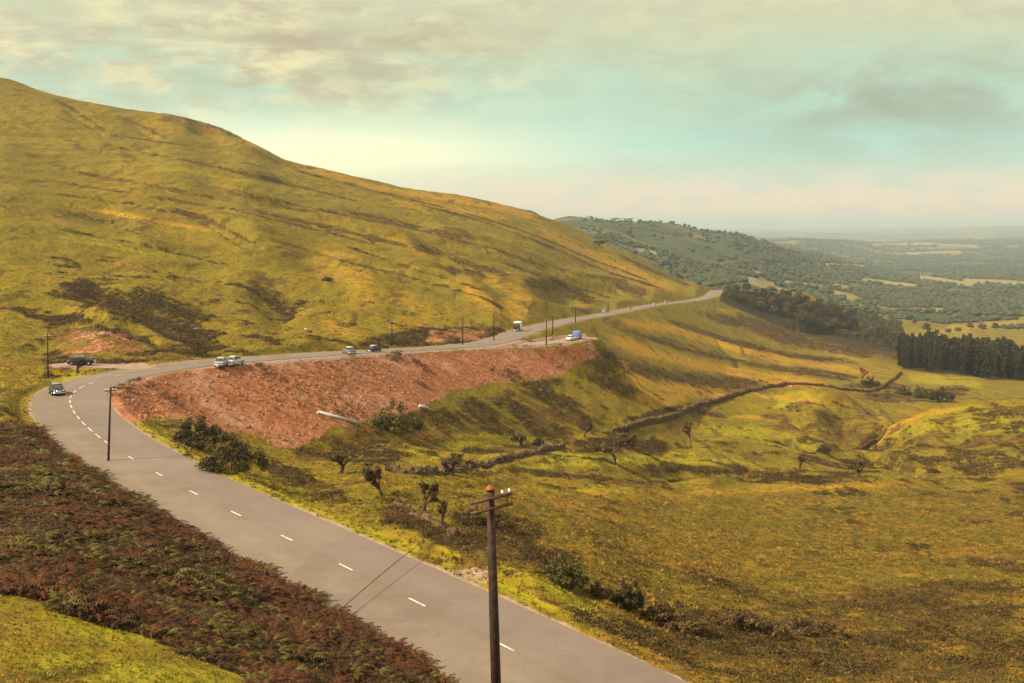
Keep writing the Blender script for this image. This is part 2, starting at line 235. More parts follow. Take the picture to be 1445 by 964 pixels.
# relief of the hillside: gullies (negative) and rounded ribs (positive), metres
LINES = [([(64, 255), (180, 272), (330, 296), (470, 330), (560, 352)], 2.2), ([(64, 272), (200, 290), (300, 312)], 2.0), ([(300, 262), (420, 290), (560, 318), (700, 352), (790, 384)], 2.2),
 ([(360, 330), (470, 365), (580, 392), (680, 420), (720, 440)], 2.2), ([(480, 345), (600, 385), (700, 415)], 2.0), ([(560, 280), (680, 312), (780, 350), (860, 385), (950, 412)], 2.0), ([(120, 200), (260, 226), (400, 258), (520, 288)], 1.8),
 ([(640, 296), (740, 326), (840, 368), (930, 402)], 1.8), ([(64, 320), (200, 345), (330, 378)], 2.0), ([(700, 368), (790, 398), (870, 424)], 2.0), ([(64, 160), (160, 190), (260, 206)], 1.8), ([(400, 236), (520, 268), (640, 296)], 1.6)]
RELIEF = [(p_, w_, -1.1) for p_, w_ in LINES] + [([(u_, v_ - 5) for u_, v_ in p_], w_ * 1.3, 0.5) for p_, w_ in LINES] + [
 ([(64, 292), (150, 308), (250, 330), (320, 345)], 9, -2.4), ([(40, 276), (150, 296), (250, 316)], 7, 2.0),
 ([(230, 292), (290, 308), (335, 334), (380, 358)], 6, -2.6), ([(250, 288), (330, 310), (420, 345)], 7, 1.4),
 ([(64, 236), (160, 252), (260, 270), (340, 288)], 6, -1.8), ([(340, 294), (450, 318), (540, 340), (592, 350)], 5, -3.0),
 ([(350, 284), (450, 304), (560, 330), (620, 350)], 6, 1.6), ([(260, 250), (330, 272), (400, 290), (480, 305)], 7, -2.2),
 ([(75, 142), (120, 168), (170, 200)], 5, -2.6), ([(170, 165), (215, 188), (240, 196)], 6, -2.4), ([(260, 175), (320, 195)], 7, -2.0),
 ([(64, 402), (130, 412), (180, 440), (250, 468), (330, 486)], 13, -2.6), ([(64, 425), (120, 440), (180, 462), (230, 482), (300, 492)], 6, 1.6),
 ([(320, 380), (370, 405), (400, 440), (420, 468)], 24, -2.4), ([(420, 330), (480, 370), (530, 420), (560, 460)], 30, 1.9),
 ([(330, 300), (380, 350), (440, 380)], 18, 1.6),
 ([(570, 330), (620, 350), (690, 378), (740, 392)], 8, -4.0), ([(560, 312), (640, 330), (720, 356), (800, 378)], 9, 2.6),
 ([(600, 362), (660, 388), (720, 400)], 8, -3.4), ([(620, 400), (680, 425), (720, 455)], 13, 2.6), ([(560, 372), (640, 400), (720, 430)], 8, 1.6),
 ([(740, 405), (790, 412), (840, 432)], 10, -4.5), ([(790, 398), (840, 408), (910, 415)], 9, -2.6), ([(770, 380), (850, 395), (930, 415), (985, 420)], 8, 2.4),
 ([(760, 330), (840, 362), (900, 385), (960, 408)], 8, -2.5), ([(700, 420), (760, 436), (800, 448)], 8, 2.5),
 ([(470, 290), (560, 312), (660, 340)], 7, -2.0), ([(600, 300), (660, 318), (740, 340)], 9, -1.6),
 # slopes below the far road
 ([(845, 452), (900, 470), (1000, 500), (1120, 530), (1220, 548)], 6, -2.6), ([(870, 448), (960, 476), (1080, 505), (1200, 528)], 6, 2.4),
 ([(930, 440), (1000, 466), (1100, 492), (1250, 515)], 6, -3.0), ([(960, 438), (1040, 465), (1120, 484), (1240, 505)], 6, 2.6),
 ([(830, 480), (880, 510), (960, 530), (1060, 540)], 12, -1.6), 
 ([(820, 515), (860, 560), (850, 600)], 16, -1.6),
 # knolls and gullies on the right
 ([(1075, 578), (1115, 592), (1150, 620), (1172, 640)], 10, -2.6), ([(1040, 590), (1110, 602), (1160, 636), (1180, 650)], 8, 2.2),
 ([(1255, 598), (1230, 620), (1205, 640)], 5, -4.0), ([(1120, 552), (1190, 566), (1240, 586), (1262, 598)], 6, 2.6),
 ([(1150, 575), (1190, 600), (1200, 628)], 10, -2.0),
 ([(1180, 655), (1250, 655), (1300, 668), (1330, 680)], 4, -1.6), ([(1100, 648), (1200, 645), (1270, 648), (1320, 670)], 4, 1.3),
 ([(870, 670), (960, 668), (1060, 672), (1200, 674)], 6, -1.3), ([(870, 690), (1000, 684), (1060, 678), (1180, 690)], 4, 0.9),
 ([(1060, 690), (1200, 688), (1386, 684), (1445, 684)], 4, 0.7), ([(1000, 712), (1200, 712), (1400, 716)], 5, -0.5),
 ([(640, 672), (760, 655), (900, 660)], 6, 0.8), ([(620, 690), (760, 676), (900, 688)], 5, -0.7),
]
for pts, w, a in RELIEF: ZG += 1.3 * a * stroke(V0, pts, w, 0.42)
# world-space relief: ribs running down the valley, bumps, tussocky unevenness
ang = math.radians(32); ca, sa = math.cos(ang), math.sin(ang)
RA = XG * ca - YG * sa; RB = XG * sa + YG * ca           # RB runs along the ribs
hillw = sstep(190, 320, YG) * sstep(4200, 1500, YG)
ZG += hillw * (1 - .72*sstep(20, 60, XG)*sstep(760, 560, YG)) * (1.3 * fbm(RA / 30, RB / 150, 43, 3) + 1.2 * fbm(RA / 12, RB / 80, 3, 3) + 0.6 * fbm(RA / 4.5, RB / 30, 9, 3))
ZG += sstep(1000, 1800, YG) * sstep(12000, 2500, YG) * 9 * fbm(XG / 260, YG / 260, 5, 4)
ZG += sstep(4500, 8000, YG) * sstep(29000, 16000, YG) * 26 * fbm(XG / 1500, YG / 1500, 15, 4)
ZG += sstep(30, 80, YG) * (0.45 * fbm(XG / 9, YG / 9, 21, 4)) + sstep(30, 70, YG) * sstep(700, 300, YG) * 0.34 * fbm(XG / 2.2, YG / 1.6, 31, 3)

# ------------------------------------------------------------------ the road bed
def P(u, v, z):
    D = -z * F / (v - VH); return ((u - UC) / F * D, D, z)
road_nodes = [(30.0, 15.0, -21.0), (16.0, 35.5, -21.8), (6.2, 50.2, -22.0), (-0.85, 60.2, -22.0)] + [P(u, v, -22.0) for u, v in
   [(612, 861), (508, 811), (424, 768), (356, 735), (302, 711), (258, 688), (222, 668), (191, 650), (165, 635), (143, 620), (121, 602), (105, 584), (97, 568), (97, 557), (105, 548), (124, 539.5)]] + \
   [P(160, 530.5, -22.0), P(207, 521.5, -22.0), P(300, 510, -22.3), P(400, 503, -23.2), P(500, 496.5, -25.3), P(600, 491.5, -27.6), P(680, 485, -29.0), P(712, 477, -29.7), P(740, 467, -30.4),
    P(780, 457, -32.0), P(811, 450.5, -33.8), P(849, 444.5, -37.0), P(899, 434.5, -41), P(935, 429, -44), P(980, 423.5, -48), P(1001, 418.5, -49.7), P(1008, 412.5, -50.4), P(1017, 409.5, -51.5), (205, 945, -53.5), (250, 985, -57)]
def resample(nodes, step):
    p = np.array(nodes); out = []
    n = len(p)
    for i in range(n - 1):
        p0, p1, p2, p3 = p[max(i-1, 0)], p[i], p[i+1], p[min(i+2, n-1)]
        L = np.linalg.norm(p2 - p1); k = max(1, int(L / step))
        for j in range(k):
            t = j / k; out.append(0.5 * ((2*p1) + (-p0+p2)*t + (2*p0-5*p1+4*p2-p3)*t*t + (-p0+3*p1-3*p2+p3)*t**3))
    out.append(p[-1]); q = np.array(out)
    for _ in range(6): q[1:-1] = 0.25*q[:-2] + 0.5*q[1:-1] + 0.25*q[2:]
    return q
road = resample(road_nodes, 3.0)
layby = resample([P(655, 489.5, -28.6), P(700, 487.5, -29.7), P(750, 485.5, -30.2), P(800, 481.5, -30.5), P(824, 477, -30.6)], 3.0)
pull = resample([P(215, 519, -22.05), P(190, 517.5, -22.1), P(160, 516.5, -22.1), P(128, 515.5, -22.0), P(92, 514.5, -21.8)], 3.0)
verge = resample([P(250, 519, -22.0), P(300, 516, -22.2), P(350, 512.5, -22.8), P(400, 510, -23.3), P(450, 506.5, -24.4), P(500, 503, -25.4), P(560, 499, -26.8), P(620, 496, -28.1)], 3.0)
HW = 4.5
ROADD = np.full(ZG.shape, 999.0)
def bed(path, hw, shoulder, fill, cut, drop, reach=50):
    global ZG
    x0, y0 = path[:, 0].min()-60, path[:, 1].min()-60; x1, y1 = path[:, 0].max()+60, path[:, 1].max()+60
    m = (XG > x0) & (XG < x1) & (YG > y0) & (YG < y1)
    px, py = XG[m], YG[m]; step = max(1, len(path)//90)
    d, par, _ = seg_dist(px, py, path)
    i = np.clip(par.astype(int), 0, len(path)-2); t = par - i; zr = path[i, 2]*(1-t) + path[i+1, 2]*t
    z = ZG[m]; e = np.maximum(d - hw - shoulder, 0)
    lo = zr - fill * e - 0.10; hi = zr + cut * e + 0.02
    hi = np.where(e <= 0, zr - 0.03, hi); z2 = np.where(d < reach, np.clip(z, lo, hi), z)
    z2 = np.where(d < hw + 0.05 + py*0.0012, zr - drop*.4 - py*0.00022, z2)
    ZG[m] = z2
    ROADD[m] = np.minimum(ROADD[m], d - hw)
bed(layby, 3.6, 0.8, 1.3, 0.7, 0.12, 22)
bed(pull, 2.6, 0.6, 0.5, 0.7, 0.12)
bed(verge, 2.2, 0.6, 0.56, 2.0, 0.10)
bed(road, HW, 1.4, 0.58, 0.75, 0.12)

VG = VH - ZG * F / YG
VIS = visible(VG)
lnD = lnrows
def hit(u, v):
    """first ground point seen in direction (u,v)"""
    fu = np.interp(u, UG, np.arange(NU)); i = min(int(fu), NU-2); t = fu - i
    col = VG[i]*(1-t) + VG[i+1]*t
    k = np.where(col <= v)[0]
    if len(k) == 0: k = np.array([int(np.argmin(col))])
    k = k[0]
    if k == 0: D = DR[0]
    else:
        a = (col[k-1]-v)/max(col[k-1]-col[k], 1e-6); D = DR[k-1] + np.clip(a, 0, 1)*(DR[k]-DR[k-1])
    x = (u-UC)/F*D
    return np.array([x, D, gz(x, D)])
def gz(x, y):
    x = np.asarray(x, float); y = np.asarray(y, float)
    u = x/y*F + UC; fu = np.interp(u, UG, np.arange(NU)); i = np.clip(fu.astype(int), 0, NU-2); t = fu-i
    fk = np.interp(np.log(y), lnD, np.arange(NR)); k = np.clip(fk.astype(int), 0, NR-2); s = fk-k
    return (ZG[i, k]*(1-t)+ZG[i+1, k]*t)*(1-s) + (ZG[i, k+1]*(1-t)+ZG[i+1, k+1]*t)*s

# ------------------------------------------------------------------ what grows where (cover of the ground, painted per vertex)
def zero(): return np.zeros(ZG.shape)
def mx(a, b, k=1.0): return np.maximum(a, b * k)
rust, green, brown, gold, dark, grav = zero(), zero(), zero(), zero(), zero(), zero()
Vc = VG
RUST1 = [(137,556),(142,546),(165,541),(190,535),(245,527),(300,518),(345,514),(400,512),(480,507),(530,503),(600,498),(680,495),(760,492),(805,488),(832,483),(850,494),(838,505),(815,514),(790,530),(745,537),(700,540),(640,552),(600,574),(560,587),(520,594),(470,603),(450,618),(420,632),(385,628),(360,612),(330,612),(300,602),(270,592),(225,590),(200,596),(175,592),(150,580)]
rust = mx(rust, poly(Vc, RUST1, 6))
rust = mx(rust, poly(Vc, [(64,478),(100,468),(140,463),(175,468),(205,484),(216,496),(160,508),(118,500),(64,500)], 6), .5)
rust = mx(rust, poly(Vc, [(604,466),(640,463),(690,465),(698,471),(690,481),(600,484)], 2.5), .52)
rust = mx(rust, stroke(Vc, [(695, 375), (725, 387)], 3), .6)
rust = mx(rust, stroke(Vc, [(780, 408), (800, 418)], 3), .5)
brown = mx(brown, poly(Vc, [(500,488),(540,473),(600,463),(700,462),(720,468),(700,482),(600,489)], 3), .7)
brown = mx(brown, poly(Vc, [(64,440),(110,445),(150,458),(200,470),(225,490),(280,480),(330,490),(280,502),(220,510),(64,530)], 8), .55)
for pts, w, k in [
    ([(64, 402), (130, 414), (185, 442), (250, 468), (330, 482)], 13, .95), ([(170, 415), (240, 440), (300, 462)], 14, .7),
    ([(340, 395), (375, 410), (400, 430), (410, 462)], 17, .65), ([(230, 292), (290, 308), (335, 332), (375, 356)], 3.5, .9),
    ([(340, 294), (450, 318), (540, 340), (592, 350)], 3.2, .95), ([(64, 236), (160, 252), (260, 270), (340, 288)], 2.6, .6),
    ([(75, 138), (120, 165), (170, 200)], 2.6, .8), ([(170, 162), (215, 186), (240, 196)], 3, .8), ([(200, 160), (300, 178), (350, 200)], 7, .5),
    ([(260, 250), (330, 272), (400, 292), (470, 303)], 3, .6), ([(450, 290), (520, 305), (590, 320), (660, 338)], 4, .65),
    ([(620, 325), (670, 335)], 7, .75), ([(560, 338), (620, 358), (690, 380), (735, 390)], 6, .75), ([(625, 380), (690, 388)], 7, .7),
    ([(730, 395), (790, 405), (850, 432)], 9, .9), ([(860, 400), (920, 415)], 7, .75), ([(800, 385), (870, 395), (905, 410)], 4, .6),
    ([(860, 355), (920, 382), (985, 408)], 3.0, .8), ([(64, 300), (150, 312), (230, 328)], 9, .45), ([(800, 436), (840, 440)], 5, .5),
    ([(300, 232), (370, 250), (430, 268)], 5, .45), ([(64, 180), (130, 215), (200, 235)], 6, .35), ([(64, 350), (200, 375), (330, 400)], 10, .25),
    # valley side below the far road
    ([(835, 492), (870, 512), (940, 530), (1040, 543), (1100, 548)], 11, .85), ([(850, 456), (900, 472), (960, 492), (1060, 514), (1180, 533), (1225, 540)], 3.6, .9),
    ([(925, 445), (970, 462), (1040, 484), (1120, 502), (1260, 518)], 4.5, .85), ([(900, 470), (960, 484), (1040, 508)], 3, .6),
    ([(960, 432), (1040, 456), (1120, 478), (1200, 497), (1275, 506)], 8, .8), ([(1100, 515), (1180, 528), (1220, 535)], 3, .8),
    ([(810, 515), (850, 525), (875, 545)], 17, 1.0), ([(850, 545), (900, 552)], 8, .5), ([(740, 545), (800, 542)], 8, .8),
    ([(700, 550), (760, 560), (840, 572)], 6, .9), ([(640, 560), (720, 582), (830, 592)], 8, .9), ([(560, 600), (640, 590), (760, 600), (830, 610)], 7, .8),
    ([(640, 612), (720, 606), (820, 618)], 6, .7), ([(400, 640), (460, 640), (520, 648), (580, 640)], 12, .9), ([(480, 610), (560, 605), (620, 600)], 12, .9),
    ([(370, 645), (400, 665), (450, 690), (510, 712)], 10, .9), ([(430, 610), (500, 628)], 10, .8),
    ([(640, 640), (700, 634), (770, 628)], 4, .5), ([(800, 630), (880, 626), (955, 632)], 9, .9), ([(960, 575), (1030, 590)], 7, .7), ([(860, 600), (960, 575), (1040, 560)], 5, .7),
    ([(500, 700), (560, 725), (640, 762), (730, 778), (800, 800), (860, 840)], 17, .95), ([(640, 735), (720, 745), (760, 770)], 16, .8),
    ([(940, 880), (1050, 885), (1150, 890)], 24, .85), ([(860, 660), (960, 662), (1050, 668), (1160, 678), (1220, 672)], 7, .7),
    ([(620, 676), (720, 664), (860, 676), (960, 690)], 4, .55), ([(1060, 590), (1120, 600), (1150, 625)], 12, .55), ([(1130, 575), (1200, 600), (1210, 625)], 16, .6),
    ([(1200, 560), (1290, 560), (1386, 548)], 10, .7), ([(1320, 640), (1386, 645)], 10, .3), ([(1170, 650), (1240, 655), (1310, 668)], 4, .7),
    ([(1255, 604), (1225, 625), (1208, 636)], 3, .9), ([(1140, 560), (1200, 575), (1255, 598)], 3, .5), ([(1180, 545), (1240, 545), (1290, 548)], 5, .7),
    ([(840, 885), (780, 850), (700, 820), (640, 788), (596, 799), (523, 769), (450, 741), (382, 707), (335, 688), (250, 648), (199, 622)], 2.2, .8),
    ([(885, 905), (820, 868), (740, 835)], 3, .8)]:
    brown = mx(brown, stroke(Vc, pts, w), k)
brown = np.where(0*brown > 1, brown, brown)
for pts, w in LINES: brown = mx(brown, stroke(Vc, pts, w*.8, 0.1), .75)
for pts, w, k in [
    ([(165, 590), (190, 612), (249, 638), (295, 663), (335, 678), (382, 696), (448, 728), (523, 755), (596, 782), (682, 815), (749, 846), (850, 890), (900, 905)], 9, 1.0),
    ([(560, 745), (640, 775), (720, 795), (800, 840), (880, 880)], 11, .9), ([(170, 588), (215, 602), (240, 632)], 9, .9),
    ([(64, 840), (110, 880), (200, 900), (330, 915)], 26, 1.0), ([(0, 930), (200, 950), (400, 960)], 24, 1.0), ([(64, 538), (100, 530), (140, 524)], 6, .8),
    ([(1262, 612), (1320, 600), (1400, 600), (1480, 605)], 18, .8), ([(1240, 640), (1320, 640), (1450, 640)], 12, .5), ([(1080, 575), (1140, 565), (1200, 580)], 10, .9), ([(980, 615), (1060, 608), (1130, 625)], 10, .8), ([(600, 618), (700, 612), (790, 622)], 5, .9), ([(560, 640), (620, 628), (700, 624)], 5, .9), ([(700, 664), (820, 652), (960, 650), (1100, 655)], 6, .9), ([(1270, 530), (1330, 538), (1400, 545)], 8, .9), ([(1060, 560), (1130, 556), (1180, 565)], 8, .7), ([(640, 648), (740, 642), (860, 652), (960, 655)], 8, .8),
    ([(960, 600), (1040, 610), (1110, 618), (1180, 645)], 10, .8), ([(870, 645), (1000, 640)], 6, .8), ([(560, 655), (640, 640), (700, 640)], 7, .7),
    ([(880, 585), (930, 600), (860, 600)], 8, .9), ([(1040, 612), (1150, 640)], 9, .6), ([(800, 690), (900, 695)], 6, .6), ([(1280, 475), (1386, 465)], 8, .6),
    ([(64, 330), (150, 345), (300, 370)], 9, .45), ([(100, 215), (250, 240), (400, 262)], 8, .4), ([(1386, 570), (1300, 590), (1240, 625)], 5, .7),
    ([(560, 290), (700, 315)], 14, .4), ([(500, 640), (560, 665), (620, 690)], 9, .6)]:
    green = mx(green, stroke(Vc, pts, w), k)
for pts, w, k in [
    ([(64, 283), (150, 299), (250, 318), (330, 330)], 3.5, .8), ([(420, 350), (500, 385), (560, 430), (640, 465)], 30, .5), ([(400, 440), (470, 455), (500, 480)], 16, .6),
    ([(640, 395), (700, 430), (760, 452)], 14, .8), ([(500, 320), (600, 355), (700, 400), (800, 440)], 12, .6), ([(740, 310), (800, 345), (900, 390), (980, 415)], 12, .8),
    ([(520, 275), (640, 295), (740, 315)], 10, .6), ([(380, 220), (520, 262), (700, 292), (790, 315)], 6, .8), ([(190, 160), (270, 172), (330, 190), (400, 226)], 4, .7),
    ([(840, 466), (900, 492), (1000, 518), (1120, 540), (1190, 548)], 9, 1.0), ([(870, 450), (960, 466), (1060, 496), (1160, 522)], 8, .9), ([(1010, 425), (1080, 462), (1180, 500), (1260, 520)], 6, .6), ([(940, 455), (1040, 492), (1160, 515), (1250, 530)], 7, 1.0), ([(860, 448), (960, 470)], 6, .8),
    ([(1000, 432), (1060, 452), (1140, 476)], 3.5, .9), ([(850, 505), (900, 535), (1000, 552), (1060, 545)], 14, 1.0), ([(880, 560), (960, 562), (900, 580)], 10, .9),
    ([(760, 690), (900, 705), (1100, 690), (1386, 680)], 7, .7), ([(800, 720), (900, 740), (960, 800)], 40, .6), ([(880, 790), (1000, 820)], 30, .6),
    ([(1040, 555), (1120, 562), (1200, 572), (1262, 598)], 3.5, .9), ([(1386, 568), (1310, 583), (1262, 600), (1240, 625), (1215, 636)], 4, .8), ([(960, 592), (1060, 588), (1120, 598), (1170, 635)], 3.5, .7)]:
    gold = mx(gold, stroke(Vc, pts, w), k)
brown = mx(brown, poly(Vc, [(1262, 604), (1320, 586), (1386, 574), (1480, 578), (1480, 680), (1330, 674), (1250, 655), (1218, 640)], 8), .34)
brown = mx(brown, poly(Vc, [(1065, 590), (1130, 566), (1190, 572), (1255, 602), (1210, 634), (1165, 640), (1110, 612)], 6), .38)
brown = mx(brown, poly(Vc, [(1040, 440), (1110, 462), (1180, 482), (1270, 500), (1268, 508), (1180, 500), (1100, 484), (1040, 462)], 4), .75)
brown = mx(brown, poly(Vc, [(900, 900), (1000, 850), (1200, 820), (1445, 800), (1445, 1000), (900, 1000)], 40), .50)
brown = mx(brown, poly(Vc, [(430, 625), (520, 600), (640, 565), (760, 545), (860, 575), (840, 615), (700, 612), (600, 635), (500, 660)], 8), .40)
for pts, w, k in [([(1062, 383), (1082, 388)], 2.6, 1), ([(1042, 391), (1070, 396), (1090, 401)], 3.2, 1), ([(1058, 399), (1080, 404), (1110, 411)], 3.2, 1), ([(1178, 402), (1207, 407)], 2.2, 1), ([(1218, 395), (1292, 404)], 3, 1),
    ([(1176, 414), (1208, 421)], 4.5, 1), ([(1285, 438), (1335, 438)], 3, 1), ([(1300, 392), (1372, 403)], 4, .9), ([(1360, 396), (1445, 400)], 3, 1), ([(1110, 398), (1160, 404)], 2, .9), ([(1230, 346), (1300, 344), (1380, 348)], 1.6, 1), ([(1340, 462), (1445, 455)], 5, .8), ([(1150, 372), (1220, 376)], 2, .8), ([(900, 352), (925, 357)], 3, .8)]:
    gold = mx(gold, stroke(Vc, pts, w, False), k)
FARGOLD = gold
scr = poly(Vc, [(380, 630), (500, 595), (640, 550), (800, 515), (880, 510), (900, 560), (840, 625), (700, 618), (600, 645), (520, 700), (440, 690)], 10)
brown = np.where(scr > .3, np.minimum(brown, .50), brown)
# bracken bank below the viewpoint
bank = poly(Vc, [(-600, 560), (64, 607), (100, 625), (153, 650), (205, 672), (250, 692), (290, 722), (335, 752), (380, 792), (420, 822), (470, 858), (520, 888), (556, 910), (600, 940), (640, 975), (640, 1100), (420, 1010), (330, 950), (220, 905), (120, 878), (55, 842), (-600, 740)], 5)
BANK = bank
dark = mx(dark, bank)
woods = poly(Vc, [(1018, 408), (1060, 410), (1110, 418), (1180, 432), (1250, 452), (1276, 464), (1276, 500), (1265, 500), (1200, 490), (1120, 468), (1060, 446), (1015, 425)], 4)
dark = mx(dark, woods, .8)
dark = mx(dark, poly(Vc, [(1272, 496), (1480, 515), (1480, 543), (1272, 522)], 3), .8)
grav = mx(grav, np.clip(1 - ROADD / 0.9, 0, 1) * (ROADD < 50), .8)
grav = mx(grav, poly(Vc, [(700, 484), (740, 480), (800, 472), (826, 470), (832, 480), (800, 488), (700, 493), (640, 495), (400, 513), (300, 519), (250, 523), (300, 513), (400, 506), (500, 500), (640, 493)], 1.5), .85)
grav = mx(grav, poly(Vc, [(88, 516), (130, 511), (204, 512), (215, 518), (180, 524), (140, 519), (100, 521)], 1.5), .9)
grav = mx(grav, poly(Vc, [(640, 806), (672, 801), (700, 808), (700, 822), (672, 826)], 2), .5)
grav = mx(grav, poly(Vc, [(1000, 420), (1000, 413), (1012, 407), (1022, 411), (1012, 420)], 1.5), .9)
grav[YG > 2000] = 0
fields = sstep(1500, 2600, YG)
FIELD = fields

def smooth_shade(me): 
    me.polygons.foreach_set('use_smooth', np.ones(len(me.polygons), bool))
def mesh_np(name, verts, quads, mat=None, smooth=False, tris=None):
    me = bpy.data.meshes.new(name); verts = np.asarray(verts, np.float32)
    me.vertices.add(len(verts)); me.vertices.foreach_set('co', verts.ravel())
    q = np.asarray(quads, np.int32).reshape(-1, 4) if quads is not None and len(quads) else np.zeros((0, 4), np.int32)
    t = np.asarray(tris, np.int32).reshape(-1, 3) if tris is not None and len(tris) else np.zeros((0, 3), np.int32)
    me.loops.add(q.size + t.size); me.loops.foreach_set('vertex_index', np.concatenate([q.ravel(), t.ravel()]))
    me.polygons.add(len(q) + len(t))
    ls = np.concatenate([np.arange(len(q)) * 4, q.size + np.arange(len(t)) * 3]).astype(np.int32)
    me.polygons.foreach_set('loop_start', ls)
    me.update(calc_edges=True)
    if smooth: smooth_shade(me)
    if mat is not None: me.materials.append(mat)
    return me
def link(name, me, parent=None, loc=None):
    o = bpy.data.objects.new(name, me); COL.objects.link(o)
    if parent is not None: o.parent = parent
    if loc is not None: o.location = loc
    return o
def tag(o, label=None, cat=None, group=None, kind=None):
    if label: o['label'] = label
    if cat: o['category'] = cat
    if group: o['group'] = group
    if kind: o['kind'] = kind
    return o
def colattr(me, name, arr):
    a = me.color_attributes.new(name, 'FLOAT_COLOR', 'POINT')
    b = np.ones((len(me.vertices), 4), np.float32); b[:, :arr.shape[1]] = arr; a.data.foreach_set('color', b.ravel())

def base_mat(name, rough=0.9, spec=0.15):
    m = bpy.data.materials.new(name); m.use_nodes = True; nb = NB(m.node_tree)
    bs = m.node_tree.nodes['Principled BSDF']; bs.inputs['Roughness'].default_value = rough
    bs.inputs['Specular IOR Level'].default_value = spec
    return m, nb, bs
GRASS = (0.245, 0.172, 0.010); GREEN = (0.235, 0.195, 0.010); GOLD = (0.42, 0.225, 0.018); BROWN = (0.070, 0.038, 0.011)
RUST = (0.40, 0.155, 0.078); DARK = (0.030, 0.018, 0.008); FOREST = (0.040, 0.046, 0.020)
mg, g, bs = base_mat('ground_cover', 0.95, 0.1)
pos = g.node('ShaderNodeNewGeometry').outputs['Position']
def cattr(nb, name):
    a = nb.node('ShaderNodeAttribute'); a.attribute_name = name
    s = nb.node('ShaderNodeSeparateColor'); nb.put(s.inputs[0], a.outputs['Color']); return s.outputs
A = cattr(g, 'cover_a'); B = cattr(g, 'cover_b'); D_ = cattr(g, 'cover_c')
pr = g.scale(pos, (1, 1, 1), rot=(0, 0, -ang))               # long axis of ribs on local x? keep isotropic + streaks
streak = g.scale(pos, (0.30, 0.045, 0.3), rot=(0, 0, ang))
nl = g.noise(pos, 0.018, 4); nm = g.noise(pos, 0.11, 5, 0.65); ns = g.noise(pos, 0.75, 5, 0.7); nst = g.noise(streak, 1.0, 6, 0.68, 0.4)
nt = g.noise(g.scale(pos, (0.25, 0.6, 0.6)), 1.0, 6, 0.7, 0.5)
# thresholds broken up by noise so that patches have ragged edges
npz = g.noise(g.scale(pos, (0.045, 0.16, 0.1)), 1.0, 5, 0.62, 0.6)
def patch(m, a, b, amp=0.55):
    n = g.math('ADD', g.math('MULTIPLY', g.math('SUBTRACT', nm, 0.5), amp*3.2), g.math('MULTIPLY', g.math('SUBTRACT', ns, 0.5), amp*1.6))
    n = g.math('ADD', n, g.math('MULTIPLY', g.math('SUBTRACT', npz, 0.5), amp*3.0))
    n = g.math('ADD', n, g.math('MULTIPLY', g.math('SUBTRACT', nst, 0.5), amp))
    return g.rng(g.math('ADD', m, n), a, b)
c = g.mix(g.rng(nst, 0.36, 0.62), (0.135, 0.098, 0.009), GRASS)
c = g.mix(g.math('MULTIPLY', g.rng(nl, 0.42, 0.6), 0.6), c, (0.150, 0.118, 0.010))
c = g.mix(g.math('MULTIPLY', g.rng(nt, 0.52, 0.70), 0.55), c, (0.30, 0.19, 0.022))
c = g.mix(g.math('MULTIPLY', g.rng(ns, 0.47, 0.62), 0.65), c, (0.105, 0.070, 0.011))
c = g.mix(g.math('MULTIPLY', patch(A[1], 0.25, 0.75), 0.9), c, g.mix(g.rng(ns, 0.4, 0.65), GREEN, (0.33, 0.255, 0.014)))
c = g.mix(g.math('MULTIPLY', patch(B[0], 0.20, 0.80), 0.9), c, g.mix(g.rng(nt, 0.38, 0.62), (0.29, 0.155, 0.013), GOLD))
c = g.mix(g.math('MULTIPLY', D_[2], 1.0), c, g.mix(g.rng(ns, 0.36, 0.66), g.mix(g.rng(nm, 0.4, 0.6), (0.25, 0.130, 0.016), (0.150, 0.112, 0.010)), (0.055, 0.042, 0.011)))
c = g.mix(g.math('MULTIPLY', patch(A[2], 0.30, 0.52, 0.7), 0.95), c, g.mix(g.rng(ns, 0.40, 0.66), BROWN, (0.145, 0.085, 0.016)))
soil = g.mix(g.rng(ns, 0.35, 0.65), RUST, (0.24, 0.085, 0.026))
soil = g.mix(g.rng(nm, 0.50, 0.68), soil, (0.42, 0.215, 0.125))
vor = g.node('ShaderNodeTexVoronoi'); g.put(vor.inputs['Vector'], pos); vor.inputs['Scale'].default_value = 1.5
soil = g.mix(g.math('MULTIPLY', g.rng(nt, 0.50, 0.64), 0.7), soil, (0.15, 0.070, 0.022))
soil = g.mix(g.math('MULTIPLY', g.rng(nl, 0.50, 0.62), g.rng(ns, 0.48, 0.6)), soil, (0.085, 0.055, 0.016))
c = g.mix(g.math('MULTIPLY', g.rng(g.noise(g.scale(pos, (0.16, 0.022, 0.16), rot=(0, 0, ang)), 1.0, 6, 0.62, 0.8), 0.58, 0.64), g.math('SUBTRACT', 0.75, g.math('ADD', D_[0], D_[1]))), c, (0.085, 0.052, 0.012))
c = g.mix(g.math('MULTIPLY', g.rng(g.noise(pos, 0.045, 6, 0.72, 0.5), 0.54, 0.66), 0.40), c, (0.27, 0.125, 0.016))
c = g.mix(patch(A[0], 0.42, 0.56, 0.42), c, soil)
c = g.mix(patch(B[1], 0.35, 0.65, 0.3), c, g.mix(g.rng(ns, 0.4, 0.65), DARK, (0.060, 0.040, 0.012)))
c = g.mix(patch(B[2], 0.35, 0.65, 0.35), c, g.mix(g.rng(ns, 0.35, 0.65), (0.30, 0.20, 0.15), (0.36, 0.23, 0.16)))
